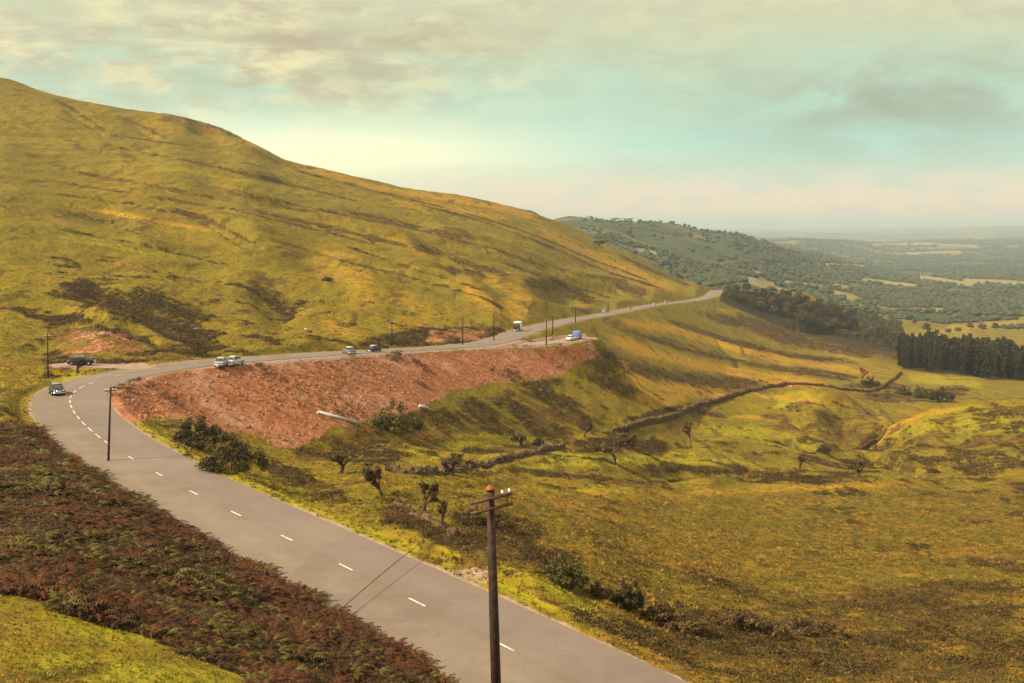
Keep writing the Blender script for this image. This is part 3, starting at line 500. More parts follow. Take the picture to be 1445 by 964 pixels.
# fields beyond the hills: enclosed parcels
fv = g.node('ShaderNodeTexVoronoi'); fv.feature = 'F1'; g.put(fv.inputs['Vector'], g.scale(pos, (0.0040, 0.0022, 0.0), rot=(0, 0, 0.5))); fv.inputs['Scale'].default_value = 1.0
fs = g.node('ShaderNodeSeparateColor'); g.put(fs.inputs[0], fv.outputs['Color'])
fcol = g.ramp(fs.outputs[0], [(0.0, (0.055, 0.065, 0.016)), (0.30, (0.085, 0.092, 0.020)), (0.55, (0.12, 0.112, 0.025)), (0.72, (0.19, 0.145, 0.04)), (0.86, (0.27, 0.18, 0.07)), (1.0, (0.31, 0.22, 0.09))])
fcol = g.mix(g.rng(g.noise(pos, 0.0016, 4), 0.50, 0.58), fcol, FOREST)
fcol = g.mix(g.math('MULTIPLY', g.rng(ns, 0.4, 0.7), 0.4), fcol, (0.05, 0.055, 0.02))
c = g.mix(D_[1], c, fcol)
hc = g.mix(g.rng(g.noise(pos, 0.012, 5, 0.65), 0.42, 0.58), (0.040, 0.054, 0.022), (0.075, 0.080, 0.030))
hc = g.mix(g.math('MULTIPLY', g.rng(g.noise(pos, 0.006, 5, 0.6), 0.56, 0.66), 0.5), hc, (0.22, 0.15, 0.07))
c = g.mix(D_[0], c, hc)
c = g.mix(g.math('MULTIPLY', g.rng(g.math('ADD', B[0], g.math('MULTIPLY', g.math('SUBTRACT', ns, 0.5), 0.5)), 0.35, 0.55), g.math('MAXIMUM', D_[0], D_[1])), c, (0.26, 0.19, 0.075))
g.put(bs.inputs['Base Color'], c)
bmp = g.node('ShaderNodeBump'); bmp.inputs['Strength'].default_value = 0.9; bmp.inputs['Distance'].default_value = 0.5
g.put(bmp.inputs['Height'], g.math('ADD', g.math('MULTIPLY', ns, 1.0), g.math('MULTIPLY', nst, 0.8)))
g.put(bs.inputs['Normal'], bmp.outputs[0])

idx = np.arange(NU * NR).reshape(NU, NR)
quads = np.stack([idx[:-1, :-1], idx[1:, :-1], idx[1:, 1:], idx[:-1, 1:]], -1).reshape(-1, 4)
gm = mesh_np('hillside_terrain', np.stack([XG, YG, ZG], -1).reshape(-1, 3), quads, mg, True)
hillcover = sstep(1150, 1500, YG) * (1 - sstep(3300, 4200, YG)) * sstep(-128, -100, ZG + 0*YG)
fieldc = sstep(1500, 2300, YG) * (1 - hillcover)
meadow = sstep(0.0, 0.4, poly(Vc, [(700, 700), (860, 712), (1445, 700), (1900, 700), (1900, 1010), (860, 1010), (850, 860), (760, 780), (640, 730)], 25)) * .8
colattr(gm, 'cover_a', np.stack([rust, green, brown], -1).reshape(-1, 3))
colattr(gm, 'cover_b', np.stack([gold, dark, grav], -1).reshape(-1, 3))
colattr(gm, 'cover_c', np.stack([hillcover, fieldc, meadow], -1).reshape(-1, 3))
ground = link('hillside', gm); tag(ground, kind='structure')

# land behind and beside the viewpoint, falling away so that the ground goes on all round
def back_land():
    n = 60; xs = np.linspace(-900, 900, n); ys = np.linspace(-700, 2.9, 30); v = []
    for y in ys:
        for x in xs:
            v.append((x, y, -1.9 - 0.02*abs(x) + (3-y)*0.03 + 3*math.sin(x*0.02+y*0.03)*min(1, (3-y)/80)))
    k = np.arange(30*n).reshape(30, n)
    q = np.stack([k[:-1, :-1], k[:-1, 1:], k[1:, 1:], k[1:, :-1]], -1).reshape(-1, 4)
    me = mesh_np('moor', v, q, mg, True); z = np.zeros((len(v), 3), np.float32)
    colattr(me, 'cover_a', z); colattr(me, 'cover_b', z); colattr(me, 'cover_c', z)
    tag(link('moorland', me), kind='structure')
back_land()

# ------------------------------------------------------------------ roads
mr, r, rb = base_mat('worn_asphalt', 0.85, 0.25)
rp = r.node('ShaderNodeNewGeometry').outputs['Position']
ra = r.node('ShaderNodeAttribute'); ra.attribute_name = 'across'
rs = r.node('ShaderNodeSeparateColor'); r.put(rs.inputs[0], ra.outputs['Color'])
rn = r.noise(rp, 0.35, 5, 0.65); rf = r.noise(rp, 6.0, 3, 0.7)
lane = r.math('MULTIPLY', r.math('ABSOLUTE', r.math('SUBTRACT', rs.outputs[0], 0.5)), 2.0)      # 0 centre, 1 edge
cc = r.mix(r.rng(rn, 0.35, 0.65), (0.170, 0.130, 0.098), (0.220, 0.168, 0.124))
tr = r.math('ABSOLUTE', r.math('SUBTRACT', lane, 0.5))
cc = r.mix(r.math('MULTIPLY', r.rng(tr, 0.06, 0.20), 0.40), cc, (0.180, 0.125, 0.088))
cc = r.mix(r.math('MULTIPLY', r.rng(lane, 0.12, 0.0), 0.35), cc, (0.15, 0.11, 0.085))
cc = r.mix(r.math('MULTIPLY', r.rng(r.math('ADD', lane, r.math('MULTIPLY', rn, 0.25)), 0.98, 1.14), 0.7), cc, (0.20, 0.15, 0.06))
cc = r.mix(r.math('MULTIPLY', r.rng(rf, 0.5, 0.75), 0.25), cc, (0.11, 0.085, 0.07))
side_ = r.rng(r.math('ADD', rs.outputs[0], r.math('MULTIPLY', r.math('SUBTRACT', rn, 0.5), 0.10)), 0.50, 0.58)
cc = r.mix(r.math('MULTIPLY', side_, 0.45), cc, (0.175, 0.132, 0.120))
pk = r.node('ShaderNodeTexNoise'); r.put(pk.inputs['Vector'], rp); pk.inputs['Scale'].default_value = 0.09; pk.inputs['Detail'].default_value = 3
cc = r.mix(r.math('MULTIPLY', r.rng(pk.outputs['Fac'], 0.48, 0.60), 0.35), cc, (0.235, 0.182, 0.138))
cr = r.node('ShaderNodeTexVoronoi'); cr.feature = 'DISTANCE_TO_EDGE'; r.put(cr.inputs['Vector'], rp); cr.inputs['Scale'].default_value = 0.32
cc = r.mix(r.math('MULTIPLY', r.rng(cr.outputs['Distance'], 0.010, 0.002), r.math('MULTIPLY', r.rng(rn, 0.50, 0.66), 0.35)), cc, (0.075, 0.055, 0.045))
pt = r.node('ShaderNodeTexVoronoi'); r.put(pt.inputs['Vector'], rp); pt.inputs['Scale'].default_value = 0.11; pt.distance = 'CHEBYCHEV'
psc = r.node('ShaderNodeSeparateColor'); r.put(psc.inputs[0], pt.outputs['Color'])
cc = r.mix(r.math('MULTIPLY', r.rng(psc.outputs[0], 0.86, 0.88), 0.22), cc, (0.13, 0.10, 0.085))
cc = r.mix(r.math('MULTIPLY', r.rng(r.noise(rp, 1.3, 4, 0.7), 0.60, 0.72), 0.40), cc, (0.10, 0.078, 0.062))
r.put(rb.inputs['Base Color'], cc)
rbp = r.node('ShaderNodeBump'); rbp.inputs['Strength'].default_value = 0.5; rbp.inputs['Distance'].default_value = 0.03; r.put(rbp.inputs['Height'], rf); r.put(rb.inputs['Normal'], rbp.outputs[0])
def ribbon(name, path, hw, mat, off, nacross=9, taper=None):
    p = path; tng = np.gradient(p[:, :2], axis=0); tng /= np.linalg.norm(tng, axis=1)[:, None]
    nrm = np.stack([tng[:, 1], -tng[:, 0]], 1); s = np.linspace(-1, 1, nacross); v = []; ac = []
    for i in range(len(p)):
        w = hw if taper is None else hw * taper[i]
        for q in s:
            v.append((p[i, 0] + nrm[i, 0]*w*q, p[i, 1] + nrm[i, 1]*w*q, p[i, 2] + off - 0.02*abs(q)*w*0.3)); ac.append((q*0.5+0.5, 0, 0))
    k = np.arange(len(v)).reshape(len(p), nacross)
    quads = np.stack([k[:-1, :-1], k[:-1, 1:], k[1:, 1:], k[1:, :-1]], -1).reshape(-1, 4)
    me = mesh_np(name, v, quads, mat, True); colattr(me, 'across', np.array(ac, np.float32))
    return me
tag(link('road', ribbon('road', road, HW, mr, 0.0)), kind='structure')
mgv, gq, gb = base_mat('pale_gravel', 0.95, 0.1)
gp = gq.node('ShaderNodeNewGeometry').outputs['Position']
gq.put(gb.inputs['Base Color'], gq.mix(gq.rng(gq.noise(gp, 0.5, 5, 0.7), 0.35, 0.65), (0.25, 0.165, 0.12), (0.33, 0.225, 0.165)))
lt = np.clip(np.linspace(0, 1, len(layby))*6, 0.2, 1) * np.where(np.linspace(0, 1, len(layby)) > .95, .8, 1)
tag(link('layby', ribbon('layby', layby, 3.4, mgv, 0.004, taper=lt)), kind='structure')
tag(link('parking_track', ribbon('parking_track', pull, 2.5, mgv, 0.004)), kind='structure')
# centre-line dashes
mw, wq, wb = base_mat('road_paint', 0.7, 0.2)
wp = wq.node('ShaderNodeNewGeometry').outputs['Position']
wq.put(wb.inputs['Base Color'], wq.mix(wq.rng(wq.noise(wp, 2.2, 4, 0.7), 0.45, 0.7), (0.62, 0.56, 0.47), (0.34, 0.28, 0.22)))
arc = np.concatenate([[0], np.cumsum(np.linalg.norm(np.diff(road[:, :2], axis=0), axis=1))])
def at_arc(s): 
    return np.array([np.interp(s, arc, road[:, k]) for k in range(3)])
i0 = np.argmin(np.hypot(road[:, 0]-P(617, 861, -22)[0], road[:, 1]-P(617, 861, -22)[1])); s0 = arc[i0]
def dash_mesh(s, L, w):
    v = []; n = max(2, int(L/1.0)+1)
    for q in np.linspace(0, L, n):
        a = at_arc(s+q-0.2); b = at_arc(s+q+0.2); p = at_arc(s+q); t = (b-a)[:2]; t /= np.linalg.norm(t); nn = np.array([t[1], -t[0]])
        for e in (-w, w): v.append((p[0]+nn[0]*e, p[1]+nn[1]*e, p[2]+0.010))
    k = np.arange(len(v)).reshape(n, 2); q = np.stack([k[:-1, 0], k[:-1, 1], k[1:, 1], k[1:, 0]], -1)
    return mesh_np('dash', v, q, mw)
s_end = arc[np.argmin(abs(road[:, 1]-330))]; sv = s0 - 8.6*5; verts = []; qd = []; nb_ = 0
while sv < s_end:
    inbend = P(150, 630, -22)[1] < at_arc(sv)[1] < 158
    me = dash_mesh(sv, 2.7 if inbend else 1.8, 0.075)
    vv = np.zeros(len(me.vertices)*3, np.float32); me.vertices.foreach_get('co', vv); vv = vv.reshape(-1, 3)
    k = np.arange(len(vv)).reshape(-1, 2)
    qd.append(np.stack([k[:-1, 0], k[:-1, 1], k[1:, 1], k[1:, 0]], -1)+nb_); verts.append(vv); nb_ += len(vv); bpy.data.meshes.remove(me)
    sv += 4.4 if inbend else 8.6
tag(link('road_marking', mesh_np('road_marking', np.concatenate(verts), np.concatenate(qd), mw)), kind='structure')
# ------------------------------------------------------------------ builders
class MB:
    def __init__(s): s.v = []; s.q = []; s.t = []
    def add(s, v, q=(), t=()):
        b = len(s.v); s.v += [tuple(p) for p in v]; s.q += [tuple(b+i for i in f) for f in q]; s.t += [tuple(b+i for i in f) for f in t]; return s
    def box(s, c, d, rot=None):
        cx, cy, cz = c; dx, dy, dz = (k/2 for k in d)
        v = [Vector((x*dx, y*dy, z*dz)) for x in (-1, 1) for y in (-1, 1) for z in (-1, 1)]
        if rot is not None: v = [rot @ p for p in v]
        v = [(p.x+cx, p.y+cy, p.z+cz) for p in v]
        return s.add(v, [(0, 1, 3, 2), (4, 6, 7, 5), (0, 4, 5, 1), (2, 3, 7, 6), (0, 2, 6, 4), (1, 5, 7, 3)])
    def tube(s, pts, rad, n=6, cap=True):
        pts = [Vector(p) for p in pts]; v = []
        for i, p in enumerate(pts):
            d = (pts[min(i+1, len(pts)-1)] - pts[max(i-1, 0)]).normalized()
            a = d.orthogonal().normalized() if abs(d.z) < .99 else Vector((1, 0, 0)); a = (Vector((1, 0.01, 0)) - d*d.x).normalized() if abs(d.x) < .9 else (Vector((0, 0, 1)) - d*d.z).normalized()
            b = d.cross(a); r = rad[i] if hasattr(rad, '__len__') else rad
            for k in range(n):
                w = 2*math.pi*k/n; v.append(tuple(p + (a*math.cos(w) + b*math.sin(w))*r))
        q = [(i*n+k, i*n+(k+1) % n, (i+1)*n+(k+1) % n, (i+1)*n+k) for i in range(len(pts)-1) for k in range(n)]
        t = []
        if cap:
            t += [(0, k+1, k) for k in range(1, n-1)]; e = (len(pts)-1)*n; t += [(e, e+k, e+k+1) for k in range(1, n-1)]
        return s.add(v, q, t)
    def mesh(s, name, mat, smooth=False): return mesh_np(name, s.v, s.q, mat, smooth, s.t)
    def build(s, name, mat, parent=None, smooth=False): return link(name, s.mesh(name, mat, smooth), parent)
def flatmat(name, col, rough=0.8, spec=0.3, vary=0.0, scale=3.0, metal=0.0, bump=0.0):
    m, nb, b = base_mat(name, rough, spec); b.inputs['Metallic'].default_value = metal
    p = nb.node('ShaderNodeTexCoord').outputs['Object']
    n = nb.noise(p, scale, 5, 0.65)
    lo = tuple(x*(1-vary) for x in col); hi = tuple(min(1, x*(1+vary)) for x in col)
    nb.put(b.inputs['Base Color'], nb.mix(nb.rng(n, 0.3, 0.7), lo, hi))
    if bump:
        bp = nb.node('ShaderNodeBump'); bp.inputs['Strength'].default_value = bump; bp.inputs['Distance'].default_value = 0.05; nb.put(bp.inputs['Height'], n); nb.put(b.inputs['Normal'], bp.outputs[0])
    return m
def leafmat(name, rough=0.8):
    m, nb, b = base_mat(name, rough, 0.2); a = nb.node('ShaderNodeAttribute'); a.attribute_name = 'tint'
    nb.put(b.inputs['Base Color'], a.outputs['Color']); return m
M_leaf = leafmat('foliage')
M_bark = flatmat('bark', (0.075, 0.05, 0.032), 0.9, 0.1, 0.5, 6, bump=0.6)
M_pole = flatmat('tarred_wood', (0.040, 0.018, 0.011), 0.75, 0.3, 0.6, 5, bump=0.4)
M_cap = flatmat('rusty_pole_cap', (0.30, 0.085, 0.03), 0.7, 0.3, 0.3, 8)
M_arm = flatmat('weathered_crossarm', (0.11, 0.06, 0.04), 0.8, 0.2, 0.4, 8)
M_porc = flatmat('white_porcelain', (0.75, 0.74, 0.70), 0.25, 0.5, 0.05, 8)
M_stone = flatmat('field_stone', (0.115, 0.070, 0.035), 0.95, 0.1, 0.55, 1.6, bump=0.8)
M_pale = flatmat('pale_stone', (0.20, 0.125, 0.08), 0.95, 0.1, 0.4, 2.2, bump=0.6)
M_conc = flatmat('pale_concrete', (0.46, 0.43, 0.38), 0.8, 0.2, 0.15, 3)
M_glass = flatmat('car_glass', (0.05, 0.055, 0.06), 0.12, 0.6, 0.1, 3)
M_rub = flatmat('tyre_rubber', (0.015, 0.015, 0.015), 0.8, 0.2, 0.2, 5)
M_chrome = flatmat('chrome', (0.7, 0.68, 0.64), 0.25, 0.5, 0.05, 3, metal=0.9)
M_lamp = flatmat('lamp_glass', (0.75, 0.73, 0.66), 0.15, 0.6, 0.05, 3)
M_red = flatmat('tail_lamp', (0.45, 0.02, 0.015), 0.2, 0.5, 0.1, 3)

def leaves(centres, sizes, cols, n, leaf, flat=0.75, seed=0, shell=0.55):
    """n leaf-shaped faces in each clump (ellipsoids), with a tint per clump and per leaf -> verts, quads, tint"""
    R = np.random.default_rng(seed); V = []; T = []
    for c_, s_, col, k in zip(centres, sizes, cols, n):
        d = R.normal(size=(k, 3)); d /= np.linalg.norm(d, axis=1)[:, None]
        r = (shell + (1-shell)*R.random((k, 1))) ; p = np.array(c_) + d*r*np.array(s_)
        a = R.normal(size=(k, 3)); a /= np.linalg.norm(a, axis=1)[:, None]; b = np.cross(a, d); b /= np.linalg.norm(b, axis=1)[:, None] + 1e-6
        l = leaf*(0.5 + R.random((k, 1))); w = l*flat
        V.append(np.stack([p - a*l, p - b*w*.6, p + a*l, p + b*w*.6], 1).reshape(-1, 3))
        cc = np.array(col)[None]*(0.65 + 0.7*R.random((k, 1))); T.append(np.repeat(cc, 4, 0))
    V = np.concatenate(V); T = np.concatenate(T); Q = np.arange(len(V)).reshape(-1, 4); return V, Q, T
def leaf_mesh(name, V, Q, T):
    me = mesh_np(name, V, Q, M_leaf); colattr(me, 'tint', T.astype(np.float32)); return me
def branch_rec(mb, p, d, L, r, depth, R, tips, droop=0.0, lean=(0, 0)):
    pts = [p]; q = Vector(p); dd = Vector(d).normalized()
    for k in range(3):
        dd = (dd + Vector((R.uniform(-.22, .22)+lean[0]*.12, R.uniform(-.22, .22)+lean[1]*.12, R.uniform(-.08, .12)-droop*.1))).normalized(); q = q + dd*L/3; pts.append(tuple(q))
    mb.tube(pts, [r, r*.85, r*.7, r*.55], 5 if depth else 7)
    if depth >= 3 or L < 0.25: tips.append((tuple(q), L)); return
    for k in range(R.choice([2, 3, 3]) if depth else R.choice([4, 5])):
        w = R.uniform(0, 6.283); sp = R.uniform(.45, 1.0)
        nd = (dd + Vector((math.cos(w), math.sin(w), R.uniform(-.15, .35)))*sp).normalized()
        st = pts[R.choice([2, 3, 3])]
        branch_rec(mb, st, nd, L*R.uniform(.55, .78), r*.5, depth+1, R, tips, droop, lean)
    if depth: tips.append((tuple(q), L))
GREENS = {'dark': [(0.058, 0.042, 0.015), (0.075, 0.055, 0.018), (0.040, 0.032, 0.013)], 'brown': [(0.115, 0.070, 0.024), (0.080, 0.052, 0.020), (0.15, 0.095, 0.028)],
          'olive': [(0.087, 0.081, 0.020), (0.123, 0.102, 0.023), (0.058, 0.052, 0.017)], 'red': [(0.45, 0.07, 0.02), (0.55, 0.12, 0.03), (0.30, 0.05, 0.02)],
          'grey': [(0.065, 0.075, 0.035), (0.087, 0.090, 0.038), (0.046, 0.052, 0.026)], 'yellow': [(0.174, 0.131, 0.029), (0.131, 0.087, 0.026), (0.102, 0.072, 0.023)]}
def make_tree_meshes(h, w, seed, tint='dark', dens=1.0, leaf=0.12, trunk=0.28, shape='round', lean=(0, 0)):
    """real branching wood and a crown of leaf faces held by the twigs, scaled to height h and width w"""
    R = random.Random(seed); mb = MB(); tips = []
    branch_rec(mb, (0, 0, -0.2), (lean[0]*.3, lean[1]*.3, 1), trunk*2.2+.2, 0.13, 0, R, tips, 0, lean)
    tv = np.array(mb.v); tp = np.array([t[0] for t in tips])
    zt = tp[:, 2].max(); wx = max(np.percentile(abs(tp[:, 0]), 88), np.percentile(abs(tp[:, 1]), 88))
    sx = (w*0.44)/max(wx, .01); sz = h*0.90/zt
    def tf(p):
        p = p.copy(); zz = np.clip(p[:, 2]/zt, 0, 1)
        k = 1.0
        if shape == 'vee': k = 0.35 + 0.75*zz
        if shape == 'cone': k = 1.15 - 0.85*zz
        p[:, 0] *= sx*k; p[:, 1] *= sx*k; p[:, 2] *= sz; return p
    rr = min(sx, sz)
    mb.v = [tuple(p) for p in tf(tv)]
    tp = tf(tp); n = len(tp); cols = [R.choice(GREENS[tint]) for _ in range(n)]
    cs = [(w*R.uniform(.06, .12), w*R.uniform(.06, .12), h*R.uniform(.04, .09)) for _ in range(n)]
    V, Q, T = leaves(tp, cs, cols, [int(80*dens*R.uniform(.3, 1.5)) for _ in range(n)], leaf, .7, seed, .2)
    return mb.mesh('trunk', M_bark), leaf_mesh('crown', V, Q, T)
def thing(name, loc, label, cat, group=None, rz=0.0):
    o = bpy.data.objects.new(name, None); COL.objects.link(o); o.location = loc; o.rotation_euler = (0, 0, rz); o.empty_display_size = .5
    return tag(o, label, cat, group)
def place_tree(u, v, hpx, wpx, label, seed, tint='dark', dens=1.0, shape='round', lean=(0, 0), name='hawthorn_tree', cat='tree', trunk=.28, leafk=1.0, group=None):
    p = hit(u, v); k = p[1]/F; h = hpx*k; w = wpx*k
    t, c_ = make_tree_meshes(h, w, seed, tint, dens, max(0.05, min(0.3, 0.026*(h+w)/2*leafk+.03)), trunk, shape, lean)
    o = thing(name, (p[0], p[1], float(gz(p[0], p[1]))-0.05), label, cat, group)
    link('trunk', t, o); link('crown', c_, o); return o
def place_bush(u, v, hpx, wpx, label, seed, tint='dark', dens=1.0, name='bush', spiky=False, group=None, depth=.7):
    p = hit(u, v); k = p[1]/F; h = hpx*k; w = wpx*k; R = random.Random(seed)
    n = 52; cs = []; ss = []; cols = []; stems = MB()
    for i in range(n):
        a = R.uniform(0, 6.283); r = math.sqrt(R.random())*.44; zz = (1-(r/.50)**2)*h*R.uniform(.05, .80)*R.uniform(.75, 1.1)
        x, y = math.cos(a)*r*w, math.sin(a)*r*w*depth
        cs.append((x, y, zz + h*.08)); ss.append((w*R.uniform(.06, .13), w*R.uniform(.06, .12), h*R.uniform(.08, .18))); cols.append(R.choice(GREENS[tint]))
        if i < 12: stems.tube([(x*.15, y*.15, -.3), (x*.6, y*.6, zz*.6), (x, y, zz+h*.15)], [.05*k*14, .035*k*14, .012*k*14], 4)
        if spiky: stems.tube([(x, y, zz), (x*1.1+R.uniform(-.1, .1)*w*.3, y, zz+h*.30)], [.02*h*.5, .004], 3)
    V, Q, T = leaves(cs, ss, cols, [int(95*dens)]*n, 0.016*(w+h)/2+.035, .5 if spiky else .75, seed, .45)
    o = thing(name, (p[0], p[1]+w*depth*.3, float(gz(p[0], p[1]+w*depth*.3))-0.05), label, 'bush', group)
    link('stems', stems.mesh('stems', M_bark), o); link('foliage', leaf_mesh('foliage', V, Q, T), o); return o

# ------------------------------------------------------------------ trees and bushes of the valley
place_tree(868, 656, 45, 66, 'flat-topped windswept thorn tree with bare trunk on green turf below stone wall', 11, 'brown', 1.2, 'vee', trunk=.5)
place_tree(975, 632, 40, 24, 'slender wedge-shaped thorn tree alone on the slope right of the long wall', 12, 'brown', .9, 'vee', name='thorn_tree')
place_tree(1129, 663, 25, 15, 'tiny dark lone tree on the green ledge near the meadow edge', 13, 'brown', 1.0, name='young_tree')
place_tree(1213, 674, 26, 28, 'small rounded brown thorn standing in the hollow before the gully', 14, 'brown', 1.0)
place_tree(636, 670, 30, 42, 'low spreading brown thorn at the left end of the stone wall', 15, 'brown', .8)
place_tree(597, 722, 46, 42, 'rounded sparse thorn tree leaning right above the rubble wall', 16, 'brown', .8, lean=(.6, 0))
place_tree(624, 740, 37, 26, 'upright bushy thorn immediately right of the leaning rounded thorn', 17, 'brown', 1.0)
place_tree(540, 700, 50, 52, 'scrubby thorn tree leaning over brown bracken below the red slope', 18, 'brown', .9, lean=(-.5, 0))
place_tree(735, 630, 20, 24, 'small grey-brown thorn beside a rounder dark bush near broken wall', 19, 'brown', .8)
place_tree(824, 617, 24, 22, 'sparse thorn sapling close to the lower end of the long wall', 20, 'brown', .6)
place_tree(111, 527, 22, 26, 'small dark round-headed tree in front of the parked dark car', 21, 'dark', 1.3, name='roadside_tree')
place_tree(1214, 541, 24, 18, 'bright orange-red autumn shrub in the golden slope by the hedge', 22, 'red', .6, 'round', name='rowan_tree')
place_tree(845, 347, 8, 16, 'dark round bush standing on the golden ridge against far hill', 23, 'dark', 1.5, name='ridge_tree')
place_tree(480, 668, 34, 44, 'ragged thorn clump in the brown scrub under the red embankment toe', 24, 'brown', .8)
place_bush(274, 634, 56, 90, 'big dark spreading bush at the foot of the red bank, upper of the pair', 31, 'dark', 1.3)
place_bush(322, 668, 62, 108, 'big dark spiky bush beside the road verge, lower of the pair', 32, 'dark', 1.4, spiky=True)
place_bush(556, 616, 58, 84, 'large rounded olive bush in the hollow below the red embankment', 33, 'olive', 1.2)
place_bush(660, 742, 30, 56, 'low twiggy brown scrub bush behind the rubble wall end', 34, 'brown', .6)
place_bush(700, 748, 36, 60, 'straggly brown scrub bush just behind the nearest telegraph pole', 35, 'brown', .7)
place_bush(797, 832, 52, 70, 'dense dark green-brown bush at the edge of the roadside verge', 36, 'olive', 1.2)
place_bush(846, 846, 28, 46, 'low brown bush between two larger bushes along the verge edge', 42, 'brown', 1.0)
place_bush(888, 864, 54, 50, 'tall dark bush nearest the bottom, where the verge narrows', 37, 'dark', 1.2)
place_bush(759, 630, 15, 20, 'very dark compact round bush near the broken stone wall', 38, 'dark', 1.2)
place_bush(1230, 546, 17, 28, 'dark rounded bush beside the orange-red shrub', 39, 'dark', 1.3)
place_bush(1277, 558, 18, 26, 'dark bush on the slope above the gully, leftmost of three', 40, 'olive', 1.2)
place_bush(1300, 562, 20, 26, 'dark bush in the middle of three above the gully', 41, 'olive', 1.2)
place_bush(1331, 568, 28, 42, 'largest dark bush of three above the gully', 43, 'dark', 1.2)
place_bush(462, 397, 8, 18, 'small dark gorse bush alone on the open golden hillside', 44, 'brown', 1.2)
place_bush(1163, 640, 12, 22, 'small dark scrub at the foot of the left knoll', 45, 'dark', 1.0)
place_bush(1318, 668, 8, 20, 'small dark scrub where the right knoll meets the meadow', 46, 'dark', 1.0)
place_bush(950, 893, 36, 110, 'low dark thicket at the bottom corner of the meadow, left part', 47, 'brown', 1.2)
place_bush(1060, 898, 38, 130, 'low dark thicket at the bottom of the meadow, middle part', 48, 'brown', 1.2)
place_bush(1150, 900, 32, 100, 'low dark thicket at the bottom of the meadow, right part', 49, 'brown', 1.0)
for i, (u, v, h, w) in enumerate([(833, 308, 4, 8), (868, 310, 5, 12), (886, 311, 6, 16)]):
    place_tree(u, v, h, w, ['tiny lone tree on the far hill skyline, leftmost of three', 'tiny tree on the far hill skyline, middle of three', 'widest tiny tree on the far hill skyline, rightmost of three'][i], 60+i, 'grey', 1.5, name='skyline_tree', group='trees on the far skyline')

# woodland strip beyond the end of the road: separate trees sharing a few crowns
def copy_tree(o, parent=None):
    c_ = o.copy(); COL.objects.link(c_); c_.parent = parent
    for ch in list(o.children): copy_tree(ch, c_)
    return c_
def wood_tree(seed, tint):
    R = random.Random(seed); o = thing('broadleaf_tree', (0, 0, 0), '', 'tree')
    mb = MB(); mb.tube([(0, 0, -.06), (.01, 0, .2), (.02, .01, .5)], [.035, .028, .018], 6)
    for k in range(5):
        a = k*1.256; mb.tube([(.01, 0, .25), (math.cos(a)*.15, math.sin(a)*.15, .5), (math.cos(a)*.25, math.sin(a)*.25, .7)], [.016, .010, .005], 4)
    link('trunk', mb.mesh('trunk', M_bark), o)
    cs = []; ss = []; cl_ = []
    for k in range(22):
        a = R.uniform(0, 6.28); r = math.sqrt(R.random())*.34; z = .30 + R.random()*.55*(1-r*1.3)
        cs.append((math.cos(a)*r, math.sin(a)*r, z)); s_ = R.uniform(.10, .17); ss.append((s_, s_, s_*.8)); cl_.append(R.choice(GREENS[tint]))
    link('crown', leaf_mesh('crown', *leaves(cs, ss, cl_, [34]*22, .045, .8, seed, .6)), o)
    return o
protos = [wood_tree(100+i, t) for i, t in enumerate(['dark', 'dark', 'brown', 'olive', 'brown'])]
used = set(); R = random.Random(5); cnt = 0
spots = []
WB = [(1022, 416), (1040, 420), (1080, 428), (1120, 436), (1160, 446), (1200, 458), (1240, 472), (1272, 486)]
while len(spots) < 190:
    u = R.uniform(1022, 1275); top = np.interp(u, [1022, 1060, 1120, 1200, 1275], [412, 414, 422, 440, 462]); bot = np.interp(u, [1022, 1060, 1120, 1200, 1275], [420, 436, 456, 482, 500])
    v = top + (bot-top)*R.random()**1.3
    p = hit(u, v)
    if all((p[0]-q[0])**2 + (p[1]-q[1])**2 > 30 for q in spots): spots.append((p[0], p[1], p[2], R.uniform(6.0, 10.5)))
for (x, y, z, h) in spots:
    i = R.randrange(5); o = protos[i] if i not in used else copy_tree(protos[i]); used.add(i)
    o.location = (x, y, z); o.rotation_euler = (0, 0, R.uniform(0, 6.28)); w = h*R.uniform(.85, 1.25); o.scale = (w, w, h)
    tag(o, 'dark crowded broadleaf tree in the woodland strip beyond the end of the road', 'tree', 'trees of the woodland strip beyond the road')
# scattered field trees nearer the plantation
for i, (u, v, h) in enumerate([(1308, 470, 17), (1322, 474, 11), (1338, 472, 12), (1352, 470, 11), (1370, 466, 14), (1386, 468, 14), (1405, 466, 13), (1290, 458, 10), (1256, 452, 9)]):
    o = copy_tree(protos[i % 5]); p = hit(u, v); k = p[1]/F*h
    o.location = tuple(p); o.scale = (k*1.1, k*1.1, k); o.rotation_euler = (0, 0, i)
    tag(o, ['', 'small hedgerow tree immediately right of the tall round one', 'low hedgerow tree behind the middle of the plantation', 'smallest hedgerow tree behind the plantation middle', 'hedgerow tree showing above the plantation near the right edge', 'broad hedgerow tree above the plantation, left of the last one', 'hedgerow tree above the plantation at the very right edge', 'lone small field tree left of the plantation, the nearer one', 'lone small field tree left of the plantation, the farther one'][i] if i else 'tall round tree standing out at the left rear of the plantation', 'tree', 'hedgerow trees behind the plantation' if i else None)
    if not i: 
        if 'group' in o: del o['group']
